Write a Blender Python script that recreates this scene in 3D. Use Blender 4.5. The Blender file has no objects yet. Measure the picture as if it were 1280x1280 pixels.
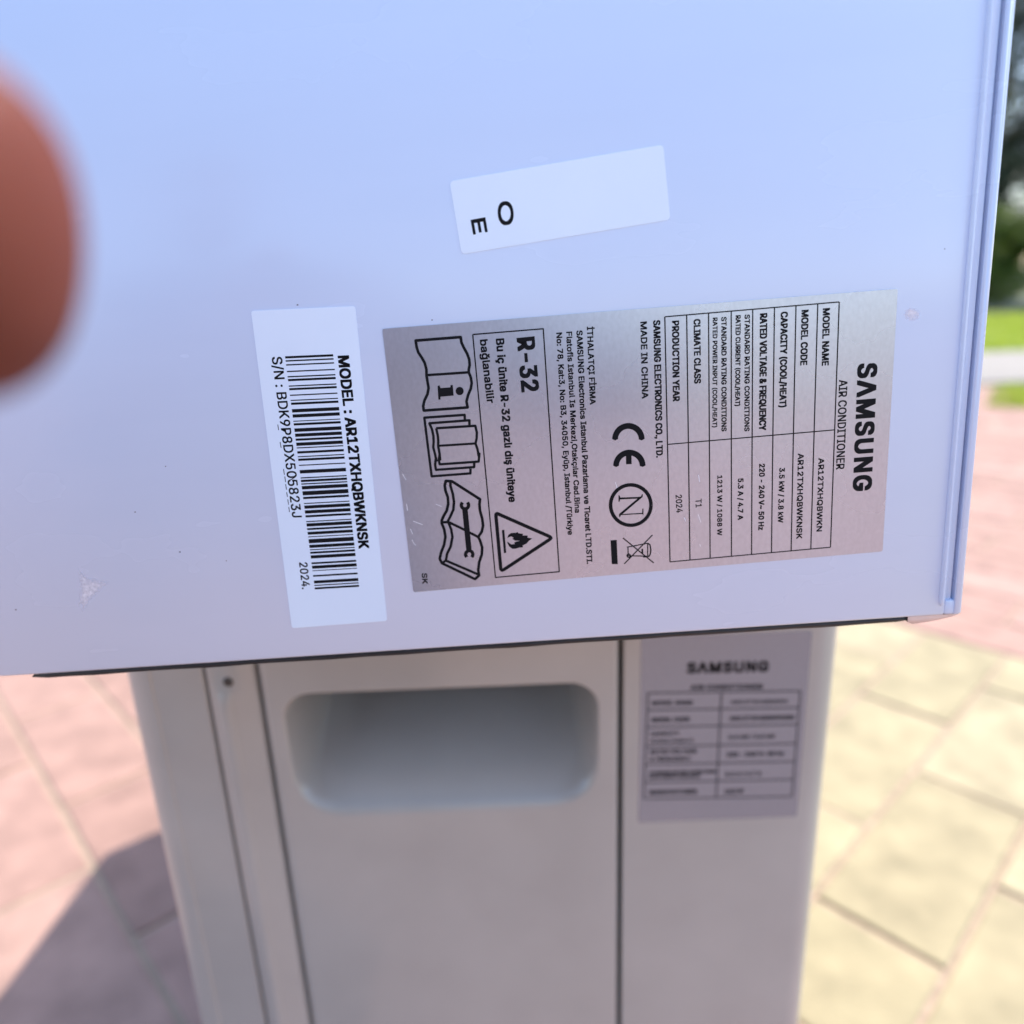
import bpy, bmesh, math, random, json
from mathutils import Vector, Matrix
random.seed(7)
scene = bpy.context.scene
COL = scene.collection
R = math.radians

# ------------------------------------------------------------------ camera
CAM_H = 0.62
# columns: image right, image up, backwards, as world vectors (pitched 17 degrees down, rolled 2 degrees)
RIGHT = Vector((0.9992, -0.011675, -0.038248))
DOWN = Vector((-0.03999, -0.2917, -0.955674))
AHEAD = Vector((0.0, 0.956439, -0.291933))
cam_data = bpy.data.cameras.new("camera")
cam = bpy.data.objects.new("camera", cam_data)
COL.objects.link(cam)
cam.matrix_world = Matrix((
    (RIGHT.x, -DOWN.x, -AHEAD.x, 0.0),
    (RIGHT.y, -DOWN.y, -AHEAD.y, 0.0),
    (RIGHT.z, -DOWN.z, -AHEAD.z, CAM_H),
    (0, 0, 0, 1)))
cam_data.sensor_width = 36.0
cam_data.lens = 925.0 / 1280.0 * 36.0
cam_data.clip_start = 0.005
cam_data.clip_end = 2000
cam_data.dof.use_dof = True
cam_data.dof.focus_distance = 0.194
cam_data.dof.aperture_fstop = 5.9
scene.camera = cam

# ------------------------------------------------------------------ sky and sun
SUN_EL, SUN_AZ = R(56), R(50)
world = bpy.data.worlds.new("World")
scene.world = world
world.use_nodes = True
wn = world.node_tree
sky = wn.nodes.new("ShaderNodeTexSky")
sky.sky_type = 'NISHITA'
sky.sun_disc = False
sky.sun_elevation = SUN_EL
sky.sun_rotation = SUN_AZ
bg = wn.nodes["Background"]
wn.links.new(sky.outputs[0], bg.inputs[0])
bg.inputs[1].default_value = 0.15
sun_data = bpy.data.lights.new("sun", 'SUN')
sun_data.energy = 2.8
sun_data.angle = R(0.5)
sun_data.color = (1.0, 0.93, 0.84)
sun = bpy.data.objects.new("sun", sun_data)
COL.objects.link(sun)
to_sun = Vector((math.sin(SUN_AZ) * math.cos(SUN_EL), math.cos(SUN_AZ) * math.cos(SUN_EL), math.sin(SUN_EL)))
sun.rotation_euler = to_sun.to_track_quat('Z', 'Y').to_euler()
sun.location = (0, 0, 5)
scene.view_settings.view_transform = 'Standard'
scene.view_settings.look = 'None'
scene.view_settings.gamma = 1
scene.view_settings.exposure = 1.6
scene.cycles.max_bounces = 8
scene.cycles.caustics_reflective = False
scene.cycles.caustics_refractive = False
scene.cycles.sample_clamp_indirect = 6

# ------------------------------------------------------------------ helpers
def tag(o, label=None, cat=None, group=None, kind=None):
    if label: o["label"] = label
    if cat: o["category"] = cat
    if group: o["group"] = group
    if kind: o["kind"] = kind
    return o

def link(name, data, parent=None):
    o = bpy.data.objects.new(name, data)
    COL.objects.link(o)
    if parent is not None: o.parent = parent
    return o

def mesh_obj(name, verts, faces, mat, parent=None, smooth=False):
    me = bpy.data.meshes.new(name)
    me.from_pydata([tuple(v) for v in verts], [], faces)
    me.update()
    if mat: me.materials.append(mat)
    if smooth:
        for p in me.polygons: p.use_smooth = True
    return link(name, me, parent)

def bm_obj(name, bm, mat, parent=None, smooth=False, angle=None):
    bmesh.ops.recalc_face_normals(bm, faces=bm.faces)
    me = bpy.data.meshes.new(name)
    bm.to_mesh(me); bm.free()
    if mat: me.materials.append(mat)
    if smooth or angle:
        for p in me.polygons: p.use_smooth = True
    o = link(name, me, parent)
    if angle:
        me.set_sharp_from_angle(angle=R(angle))
    return o

def bevel_box(name, lo, hi, r, mat, parent=None, seg=2):
    bm = bmesh.new()
    bmesh.ops.create_cube(bm, size=1)
    for v in bm.verts:
        for i in range(3):
            v.co[i] = lo[i] + (v.co[i] + .5) * (hi[i] - lo[i])
    if r: bmesh.ops.bevel(bm, geom=bm.edges[:], offset=r, segments=seg, profile=.5, affect='EDGES')
    return bm_obj(name, bm, mat, parent, angle=40)

def empty(name, loc=None, mat=None):
    o = link(name, None)
    o.empty_display_size = .05
    if mat is not None: o.matrix_world = mat
    elif loc is not None: o.location = loc
    return o

# ------------------------------------------------------------------ materials
def new_mat(name):
    m = bpy.data.materials.new(name); m.use_nodes = True
    return m, m.node_tree.nodes, m.node_tree.links, m.node_tree.nodes["Principled BSDF"]

def plain(name, col, rough=.5, metal=0, spec=.5, noise=0, nscale=40, bump=0, bscale=200, coat=0):
    m, n, l, b = new_mat(name)
    b.inputs["Base Color"].default_value = (*col, 1)
    b.inputs["Roughness"].default_value = rough
    b.inputs["Metallic"].default_value = metal
    b.inputs["Specular IOR Level"].default_value = spec
    b.inputs["Coat Weight"].default_value = coat
    b.inputs["Coat Roughness"].default_value = .08
    tc = n.new("ShaderNodeTexCoord")
    if noise:
        t = n.new("ShaderNodeTexNoise"); t.inputs["Scale"].default_value = nscale; t.inputs["Detail"].default_value = 5
        l.new(tc.outputs["Object"], t.inputs["Vector"])
        rmp = n.new("ShaderNodeValToRGB")
        rmp.color_ramp.elements[0].position = .3; rmp.color_ramp.elements[1].position = .7
        rmp.color_ramp.elements[0].color = (*[c * (1 - noise) for c in col], 1)
        rmp.color_ramp.elements[1].color = (*[min(1, c * (1 + noise * .6)) for c in col], 1)
        l.new(t.outputs["Fac"], rmp.inputs[0]); l.new(rmp.outputs[0], b.inputs["Base Color"])
        mr = n.new("ShaderNodeMapRange")
        mr.inputs["To Min"].default_value = max(0, rough - .06); mr.inputs["To Max"].default_value = min(1, rough + .08)
        l.new(t.outputs["Fac"], mr.inputs["Value"]); l.new(mr.outputs[0], b.inputs["Roughness"])
    if bump:
        t2 = n.new("ShaderNodeTexNoise"); t2.inputs["Scale"].default_value = bscale; t2.inputs["Detail"].default_value = 6
        l.new(tc.outputs["Object"], t2.inputs["Vector"])
        bp = n.new("ShaderNodeBump"); bp.inputs["Strength"].default_value = bump; bp.inputs["Distance"].default_value = .001
        l.new(t2.outputs["Fac"], bp.inputs["Height"]); l.new(bp.outputs[0], b.inputs["Normal"])
    return m

def paver_mat(name, cols, joint=False):
    """concrete block: one of several tones per block, blotches and pits"""
    m, n, l, b = new_mat(name)
    tc = n.new("ShaderNodeTexCoord"); geo = n.new("ShaderNodeNewGeometry")
    oi = n.new("ShaderNodeObjectInfo")
    add = n.new("ShaderNodeMath"); add.operation = 'ADD'
    l.new(oi.outputs["Random"], add.inputs[0]); l.new(geo.outputs["Random Per Island"], add.inputs[1])
    fr = n.new("ShaderNodeMath"); fr.operation = 'FRACT'; l.new(add.outputs[0], fr.inputs[0])
    rmp = n.new("ShaderNodeValToRGB")
    els = rmp.color_ramp.elements
    els[0].color = (*cols[0], 1); els[1].color = (*cols[-1], 1)
    for i, c in enumerate(cols[1:-1]):
        e = els.new((i + 1) / (len(cols) - 1)); e.color = (*c, 1)
    l.new(fr.outputs[0], rmp.inputs[0])
    t = n.new("ShaderNodeTexNoise"); t.inputs["Scale"].default_value = 18; t.inputs["Detail"].default_value = 8
    l.new(geo.outputs["Position"], t.inputs["Vector"])
    mr = n.new("ShaderNodeMapRange"); mr.inputs["From Min"].default_value = .3; mr.inputs["From Max"].default_value = .7
    mr.inputs["To Min"].default_value = .78; mr.inputs["To Max"].default_value = 1.15
    l.new(t.outputs["Fac"], mr.inputs["Value"])
    mx = n.new("ShaderNodeVectorMath"); mx.operation = 'SCALE'
    l.new(rmp.outputs[0], mx.inputs[0]); l.new(mr.outputs[0], mx.inputs["Scale"])
    l.new(mx.outputs[0], b.inputs["Base Color"])
    b.inputs["Roughness"].default_value = .85
    b.inputs["Specular IOR Level"].default_value = .25
    t2 = n.new("ShaderNodeTexNoise"); t2.inputs["Scale"].default_value = 260; t2.inputs["Detail"].default_value = 4
    l.new(geo.outputs["Position"], t2.inputs["Vector"])
    bp = n.new("ShaderNodeBump"); bp.inputs["Strength"].default_value = .5; bp.inputs["Distance"].default_value = .002
    l.new(t2.outputs["Fac"], bp.inputs["Height"]); l.new(bp.outputs[0], b.inputs["Normal"])
    return m

def leaf_mat(name, c0, c1, transl=.4):
    m = bpy.data.materials.new(name); m.use_nodes = True
    n, l = m.node_tree.nodes, m.node_tree.links
    b = n["Principled BSDF"]; out = n["Material Output"]
    geo = n.new("ShaderNodeNewGeometry")
    rmp = n.new("ShaderNodeValToRGB")
    rmp.color_ramp.elements[0].color = (*c0, 1); rmp.color_ramp.elements[1].color = (*c1, 1)
    l.new(geo.outputs["Random Per Island"], rmp.inputs[0])
    l.new(rmp.outputs[0], b.inputs["Base Color"]); b.inputs["Roughness"].default_value = .55
    tr = n.new("ShaderNodeBsdfTranslucent"); l.new(rmp.outputs[0], tr.inputs[0])
    mix = n.new("ShaderNodeMixShader"); mix.inputs[0].default_value = transl
    l.new(b.outputs[0], mix.inputs[1]); l.new(tr.outputs[0], mix.inputs[2]); l.new(mix.outputs[0], out.inputs[0])
    return m

def plastic(name, col):
    """glossy appliance plastic: faint waviness, smears and fingermarks in its gloss"""
    m, n, l, b = new_mat(name)
    tc = n.new("ShaderNodeTexCoord")
    def noise(scale, detail, stretch=None, rot=0):
        t = n.new("ShaderNodeTexNoise"); t.inputs["Scale"].default_value = scale; t.inputs["Detail"].default_value = detail
        mp = n.new("ShaderNodeMapping"); mp.inputs["Scale"].default_value = stretch or (1, 1, 1); mp.inputs["Rotation"].default_value = (0, rot, 0)
        l.new(tc.outputs["Object"], mp.inputs[0]); l.new(mp.outputs[0], t.inputs["Vector"])
        return t
    a = noise(22, 3); s = noise(30, 3, (.3, 1, 2.2), .6)
    mul = n.new("ShaderNodeMath"); mul.operation = 'MULTIPLY'
    l.new(a.outputs["Fac"], mul.inputs[0]); l.new(s.outputs["Fac"], mul.inputs[1])
    mr = n.new("ShaderNodeMapRange"); mr.inputs["From Min"].default_value = .05; mr.inputs["From Max"].default_value = .55
    mr.inputs["To Min"].default_value = .12; mr.inputs["To Max"].default_value = .40
    l.new(mul.outputs[0], mr.inputs["Value"]); l.new(mr.outputs[0], b.inputs["Roughness"])
    r = n.new("ShaderNodeValToRGB")
    r.color_ramp.elements[0].position = .1; r.color_ramp.elements[1].position = .9
    r.color_ramp.elements[0].color = (*[c * .975 for c in col], 1); r.color_ramp.elements[1].color = (*[min(1, c * 1.02) for c in col], 1)
    l.new(s.outputs["Fac"], r.inputs[0]); l.new(r.outputs[0], b.inputs["Base Color"])
    w = noise(9, 0)
    bp = n.new("ShaderNodeBump"); bp.inputs["Strength"].default_value = .12; bp.inputs["Distance"].default_value = .002
    l.new(w.outputs["Fac"], bp.inputs["Height"])
    l.new(bp.outputs[0], b.inputs["Normal"])
    b.inputs["Specular IOR Level"].default_value = .6
    return m

M = {}
M['panel'] = plastic('white_plastic', (.625, .69, .85))
M['chassis'] = plain('white_shell', (.72, .72, .74), .35, noise=.04, nscale=10)
M['casing'] = plain('cream_steel', (.385, .36, .335), .32, noise=.08, nscale=18, bump=.05, bscale=900, coat=.4)
M['casing_dark'] = plain('inner_steel', (.10, .095, .09), .6)
M['rubber'] = plain('black_rubber', (.018, .019, .022), .45, noise=.4, nscale=120)
M['paper'] = plain('white_paper', (.80, .88, 1.0), .3, noise=.02, nscale=50)
M['ink'] = plain('black_ink', (.008, .008, .010), .6, spec=.12)
M['ink_grey'] = plain('grid_ink', (.02, .022, .03), .5, spec=.15)
M['screw'] = plain('screw_steel', (.09, .085, .08), .4, metal=.7)
M['cap'] = plain('clear_edge_plastic', (.80, .66, .62), .12, noise=.1, nscale=200)
M['fleck'] = plain('dust', (.16, .15, .2), .8)
m, n, l, b = new_mat('painted_glint')                      # reflection glint painted as a pale film, fading out at its rim
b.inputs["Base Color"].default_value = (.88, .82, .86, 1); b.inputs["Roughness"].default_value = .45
at = n.new("ShaderNodeAttribute"); at.attribute_name = "glint_alpha"
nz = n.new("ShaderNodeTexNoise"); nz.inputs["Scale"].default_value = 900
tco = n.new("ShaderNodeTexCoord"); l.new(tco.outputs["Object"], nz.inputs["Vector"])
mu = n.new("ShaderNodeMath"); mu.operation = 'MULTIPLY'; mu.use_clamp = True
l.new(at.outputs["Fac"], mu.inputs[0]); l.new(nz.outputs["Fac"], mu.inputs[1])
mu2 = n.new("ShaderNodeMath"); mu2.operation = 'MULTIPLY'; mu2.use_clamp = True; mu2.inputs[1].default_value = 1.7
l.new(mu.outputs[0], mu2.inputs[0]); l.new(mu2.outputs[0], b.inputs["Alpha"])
M['glint_film'] = m
M['scratch'] = plain('scratch_white', (.85, .84, .88), .6)

def foil(name, col, rough, metal):
    """silvered label film: fine fibrous sparkle in its gloss"""
    m, n, l, b = new_mat(name)
    tc = n.new("ShaderNodeTexCoord")
    mp = n.new("ShaderNodeMapping"); mp.inputs["Scale"].default_value = (1100, 1100, 700)
    l.new(tc.outputs["Object"], mp.inputs[0])
    t = n.new("ShaderNodeTexNoise"); t.inputs["Scale"].default_value = 1; t.inputs["Detail"].default_value = 3
    l.new(mp.outputs[0], t.inputs["Vector"])
    t2 = n.new("ShaderNodeTexNoise"); t2.inputs["Scale"].default_value = 25; t2.inputs["Detail"].default_value = 4
    l.new(tc.outputs["Object"], t2.inputs["Vector"])
    rmp = n.new("ShaderNodeValToRGB")
    rmp.color_ramp.elements[0].position = .25; rmp.color_ramp.elements[1].position = .75
    rmp.color_ramp.elements[0].color = (*[c * .94 for c in col], 1); rmp.color_ramp.elements[1].color = (*[c * 1.05 for c in col], 1)
    l.new(t.outputs["Fac"], rmp.inputs[0]); l.new(rmp.outputs[0], b.inputs["Base Color"])
    mr = n.new("ShaderNodeMapRange"); mr.inputs["To Min"].default_value = rough - .06; mr.inputs["To Max"].default_value = rough + .1
    l.new(t2.outputs["Fac"], mr.inputs["Value"]); l.new(mr.outputs[0], b.inputs["Roughness"])
    bp = n.new("ShaderNodeBump"); bp.inputs["Strength"].default_value = .1; bp.inputs["Distance"].default_value = .0001
    l.new(t.outputs["Fac"], bp.inputs["Height"]); l.new(bp.outputs[0], b.inputs["Normal"])
    b.inputs["Metallic"].default_value = metal
    return m
M['foil'] = foil('silver_film', (.54, .545, .62), .26, .66)
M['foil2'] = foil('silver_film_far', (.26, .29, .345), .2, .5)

m, n, l, b = new_mat('skin')
tc = n.new("ShaderNodeTexCoord"); t = n.new("ShaderNodeTexNoise"); t.inputs["Scale"].default_value = 60; t.inputs["Detail"].default_value = 5
l.new(tc.outputs["Object"], t.inputs["Vector"])
rmp = n.new("ShaderNodeValToRGB")
rmp.color_ramp.elements[0].color = (.095, .022, .013, 1); rmp.color_ramp.elements[1].color = (.165, .043, .026, 1)
l.new(t.outputs["Fac"], rmp.inputs[0]); l.new(rmp.outputs[0], b.inputs["Base Color"])
b.inputs["Roughness"].default_value = .6
b.inputs["Specular IOR Level"].default_value = .2
b.inputs["Subsurface Weight"].default_value = .25
b.inputs["Subsurface Radius"].default_value = (.006, .002, .001)
b.inputs["Subsurface Scale"].default_value = 1.0
M['skin'] = m

M['jacket'] = plain('dark_cloth', (.035, .04, .06), .9, noise=.2, nscale=60)
M['trousers'] = plain('denim', (.05, .065, .10), .9, noise=.2, nscale=80)
M['shoe'] = plain('shoe_leather', (.03, .028, .026), .6)
M['hair'] = plain('dark_hair', (.015, .011, .008), .6)
M['pink'] = paver_mat('pink_block', [(.265, .16, .127), (.33, .203, .165), (.29, .178, .141), (.355, .224, .182)])
M['cream'] = paver_mat('cream_block', [(.25, .213, .128), (.31, .262, .162), (.275, .232, .142), (.33, .277, .177)])
M['joint'] = plain('joint_sand', (.31, .23, .165), .95, noise=.25, nscale=60)
M['soil'] = plain('soil', (.10, .11, .045), .95, noise=.3, nscale=6)
M['turf'] = plain('turf', (.10, .16, .025), .95, noise=.3, nscale=6)
M['path'] = plain('path_concrete', (.22, .20, .18), .85, noise=.15, nscale=5, bump=.3, bscale=300)
M['grass'] = leaf_mat('grass_blade', (.28, .36, .035), (.46, .52, .08), .5)
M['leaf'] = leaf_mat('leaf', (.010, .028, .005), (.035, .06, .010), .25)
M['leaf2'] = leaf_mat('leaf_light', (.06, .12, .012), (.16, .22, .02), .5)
M['bark'] = plain('bark', (.09, .065, .045), .9, noise=.4, nscale=20, bump=.6, bscale=60)

# ------------------------------------------------------------------ ground
def sheet(name, x0, x1, y0, y1, z, mat):
    return mesh_obj(name, [(x0, y0, z), (x1, y0, z), (x1, y1, z), (x0, y1, z)], [(0, 1, 2, 3)], mat)

tag(sheet('ground', -900, 900, -900, 900, -.075, M['soil']), kind='structure')
pavement = tag(sheet('pavement', -7, 9, -6, 4.07, -.0028, M['joint']), kind='structure')

ANG = R(43)
E1 = Vector((math.cos(ANG), math.sin(ANG)))
E2 = Vector((math.sin(ANG), -math.cos(ANG)))
BL, BW, GAP = .285, .1275, .0045
S_LO, S_HI = 1.352 - 3 * BL, 1.352

def in_frame(x, y, m=0):
    p = Vector((x, y, -CAM_H))
    d = p.dot(AHEAD)
    if d < .1: return None
    return 640 + 925 * p.dot(RIGHT) / d, 640 + 925 * p.dot(DOWN) / d

def shown(x, y):
    q = in_frame(x, y)
    if q is None: return False
    px, py = q
    if not (-60 < px < 1340 and 300 < py < 1340): return False
    if py < 800 - .07 * (px - 620) and px < 1244 - .096 * (py - 280) - 60: return False
    if 160 + .213 * (py - 850) + 60 < px < 1048 - .1 * (py - 800) - 60: return False
    return True

def block_mesh(name, lx, ly, mat):
    bm = bmesh.new()
    c = .004
    hx, hy = lx / 2, ly / 2
    rings = [(hx, hy, -.05), (hx, hy, -c), (hx - c * .35, hy - c * .35, -c * .3), (hx - c, hy - c, 0)]
    vs = []
    for ax, ay, z in rings:
        vs.append([bm.verts.new((sx * ax, sy * ay, z)) for sx, sy in ((-1, -1), (1, -1), (1, 1), (-1, 1))])
    for a, b_ in zip(vs, vs[1:]):
        for i in range(4):
            bm.faces.new((a[i], a[(i + 1) % 4], b_[(i + 1) % 4], b_[i]))
    bm.faces.new(vs[-1])
    me = bpy.data.meshes.new(name); bm.to_mesh(me); bm.free()
    me.materials.append(mat)
    return me

blocks = []   # (x, y, angle, kind)
def inside(x, y): return -7 < x < 9 and -6 < y < 4.0
NS = 70
# cream band: rows run along E1
for j in range(-NS, NS):
    off = BL * .5 if j % 2 else 0.0
    tcen = -.249 + (j - .5) * BW
    s = S_LO
    cuts = [S_LO]
    k = S_HI - off if off else S_HI - BL
    pts = []
    while k > S_LO + .02:
        pts.append(k); k -= BL
    cuts += sorted(pts) + [S_HI]
    for a, b_ in zip(cuts, cuts[1:]):
        p = E1 * ((a + b_) / 2) + E2 * tcen
        if inside(p.x, p.y): blocks.append((p.x, p.y, ANG, 'cream', round(b_ - a, 4), 0))
# pink: rows run along E2
def pink_rows(s0, direction, count):
    for i in range(count):
        sc_ = s0 + direction * (i + .5) * BW
        off = (i % 2) * BL * .5
        for j in range(-32, 32):
            tc_ = j * BL + off
            p = E1 * sc_ + E2 * tc_
            if inside(p.x, p.y): blocks.append((p.x, p.y, ANG - math.pi / 2, 'pink', BL, 1))
pink_rows(S_HI, 1, 66)
pink_rows(S_LO, -1, 66)

mesh_cache = {}
def block_data(kind, ln):
    key = (kind, ln)
    if key not in mesh_cache:
        mesh_cache[key] = block_mesh(kind + '_paver', ln - GAP, BW - GAP, M[kind])
    return mesh_cache[key]

near = []
rest = {'pink': [], 'cream': []}
for bl in blocks:
    if shown(bl[0], bl[1]): near.append(bl)
    else: rest[bl[3]].append(bl)
near.sort(key=lambda q: q[0] ** 2 + q[1] ** 2)
for bl in near[290:]: rest[bl[3]].append(bl)
near = near[:290]
for x, y, a, kind, ln, _ in near:
    o = link('paver', block_data(kind, ln), pavement)
    o.location = (x, y, random.uniform(-.0015, .0015))
    o.rotation_euler = (random.gauss(0, .004), random.gauss(0, .004), a + random.gauss(0, .004))
for kind in rest:
    V, F = [], []
    for x, y, a, k_, ln, _ in rest[kind]:
        me = block_data(kind, ln)
        mt = Matrix.Translation((x, y, random.uniform(-.0015, .0015))) @ Matrix.Rotation(a, 4, 'Z')
        b0 = len(V)
        V += [mt @ v.co for v in me.vertices]
        F += [tuple(b0 + i for i in p.vertices) for p in me.polygons]
    tag(mesh_obj(kind + '_paving', V, F, M[kind], pavement), kind='stuff')

# pale path beyond, lawn beyond that
def slab(name, x0, x1, y0, y1, z0, z1, mat, r=.012):
    return bevel_box(name, (x0, y0, z0), (x1, y1, z1), r, mat)
tag(slab('path', -14, 20, 4.075, 5.6, -.12, .015, M['path']), kind='structure')
lawn = tag(sheet('lawn', -16, 24, 5.605, 10.3, -.02, M['turf']), kind='structure')

def grass(name, region, count, hgt, mat, label, z=-.02):
    V, F = [], []
    for _ in range(count):
        x, y = region()
        a = random.uniform(0, 6.283); h_ = hgt * random.uniform(.5, 1.2); w = hgt * .11
        lx, ly = random.gauss(0, .45) * h_, random.gauss(0, .45) * h_
        dx, dy = math.cos(a) * w, math.sin(a) * w
        b0 = len(V)
        V += [(x - dx, y - dy, z), (x + dx, y + dy, z), (x + dx * .7 + lx * .4, y + dy * .7 + ly * .4, z + h_ * .6),
              (x - dx * .7 + lx * .4, y - dy * .7 + ly * .4, z + h_ * .6), (x + lx, y + ly, z + h_)]
        F += [(b0, b0 + 1, b0 + 2, b0 + 3), (b0 + 3, b0 + 2, b0 + 4)]
    o = mesh_obj(name, V, F, mat)
    return tag(o, label, 'grass', kind='stuff')
grass('lawn_grass', lambda: (random.uniform(2, 13), random.uniform(5.62, 10.2)), 60000, .07, M['grass'],
      'bright sunlit lawn beyond the pale path at the right edge')
def patch_region():
    while True:
        x, y = random.uniform(1.9, 4.4), random.uniform(3.05, 4.02)
        lim = 2.42 + .16 * math.sin(y * 9) + .10 * math.sin(y * 23 + 1) - (y - 3.5) * .02
        if x > lim and 3.27 + .07 * math.sin(x * 11) < y < 3.86 + .05 * math.sin(x * 17): return x, y
grass('grass_patch', patch_region, 22000, .045, M['grass'],
      'ragged green grass tuft spreading over the pink paving at the right edge', z=-.01)

# hedge bushes and trees behind the lawn
def leaves(V, F, c, rad, count, size, flat=1.0):
    for _ in range(count):
        while True:
            v = Vector((random.uniform(-1, 1), random.uniform(-1, 1), random.uniform(-1, 1)))
            if .25 < v.length < 1: break
        p = Vector(c) + Vector((v.x * rad[0], v.y * rad[1], v.z * rad[2]))
        a = Vector((random.gauss(0, 1), random.gauss(0, 1), random.gauss(0, 1) * flat)).normalized()
        b_ = a.orthogonal().normalized()
        s = size * random.uniform(.6, 1.3)
        b0 = len(V)
        nrm = a.cross(b_) * s * .2
        V += [p - a * s, p + b_ * s * .45 + nrm, p + a * s, p - b_ * s * .45 + nrm]
        F += [(b0, b0 + 1, b0 + 2), (b0, b0 + 2, b0 + 3)]

def trunk_mesh(name, pts, radii, mat, parent):
    bm = bmesh.new(); rings = []
    for p, r in zip(pts, radii):
        rings.append([bm.verts.new((p[0] + r * math.cos(i * .785) * random.uniform(.9, 1.1), p[1] + r * math.sin(i * .785), p[2])) for i in range(8)])
    for a, b_ in zip(rings, rings[1:]):
        for i in range(8): bm.faces.new((a[i], a[(i + 1) % 8], b_[(i + 1) % 8], b_[i]))
    bm.faces.new(rings[-1])
    return bm_obj(name, bm, mat, parent, smooth=True)

def bush(x, y, w, h_, count, mat, label, group):
    root = tag(empty('bush', (x, y, -.03)), label, 'bush', group)
    V, F = [], []
    for _ in range(14):
        c = (random.uniform(-.6, .6) * w, random.uniform(-.5, .5) * w, random.uniform(.2, .8) * h_)
        r = random.uniform(.25, .45) * w
        leaves(V, F, c, (r, r, r * .8), count // 14, .055)
    mesh_obj('foliage', V, F, mat, root)
    trunk_mesh('stem', [(0, 0, -.04), (.03, 0, h_ * .3), (.0, .04, h_ * .6)], (.05, .04, .02), M['bark'], root)

def tree(x, y, h_, r_, clumps, mat, label, group):
    root = tag(empty('garden_tree', (x, y, -.05)), label, 'tree', group)
    V, F = [], []
    top = h_ * .45
    trunk_mesh('trunk', [(0, 0, -.02), (.04, .02, h_ * .2), (.0, .05, top), (.1, .0, h_ * .75)], (.2, .15, .12, .05), M['bark'], root)
    for k in range(5):
        a = k * 1.26 + random.uniform(-.3, .3)
        trunk_mesh('limb', [(0, 0, top * .8), (math.cos(a) * r_ * .3, math.sin(a) * r_ * .3, top * 1.15), (math.cos(a) * r_ * .7, math.sin(a) * r_ * .7, h_ * .72)],
                   (.07, .05, .02), M['bark'], root)
    for _ in range(clumps):
        a = random.uniform(0, 6.283); q = math.sqrt(random.uniform(0, 1)) * r_
        zc = random.uniform(.28, .95) * h_
        shrink = 1 - max(0, zc / h_ - .6) * 1.4
        leaves(V, F, (math.cos(a) * q * shrink, math.sin(a) * q * shrink, zc), (r_ * .28, r_ * .28, r_ * .2), 420, .085)
    mesh_obj('crown', V, F, mat, root)

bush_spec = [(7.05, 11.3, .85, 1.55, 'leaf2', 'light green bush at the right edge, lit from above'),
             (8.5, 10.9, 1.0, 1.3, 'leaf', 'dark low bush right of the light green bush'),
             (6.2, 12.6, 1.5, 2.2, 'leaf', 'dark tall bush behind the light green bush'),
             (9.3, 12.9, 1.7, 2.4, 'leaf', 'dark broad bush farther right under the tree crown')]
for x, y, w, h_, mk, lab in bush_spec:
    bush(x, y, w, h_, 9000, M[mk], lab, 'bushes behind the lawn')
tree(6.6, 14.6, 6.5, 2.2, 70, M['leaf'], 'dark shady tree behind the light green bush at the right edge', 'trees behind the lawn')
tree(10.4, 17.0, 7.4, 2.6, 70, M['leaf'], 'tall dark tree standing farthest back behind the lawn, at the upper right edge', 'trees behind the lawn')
tree(13.4, 15.6, 7.2, 2.6, 45, M['leaf'], 'dark tree farthest right behind the lawn', 'trees behind the lawn')

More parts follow.
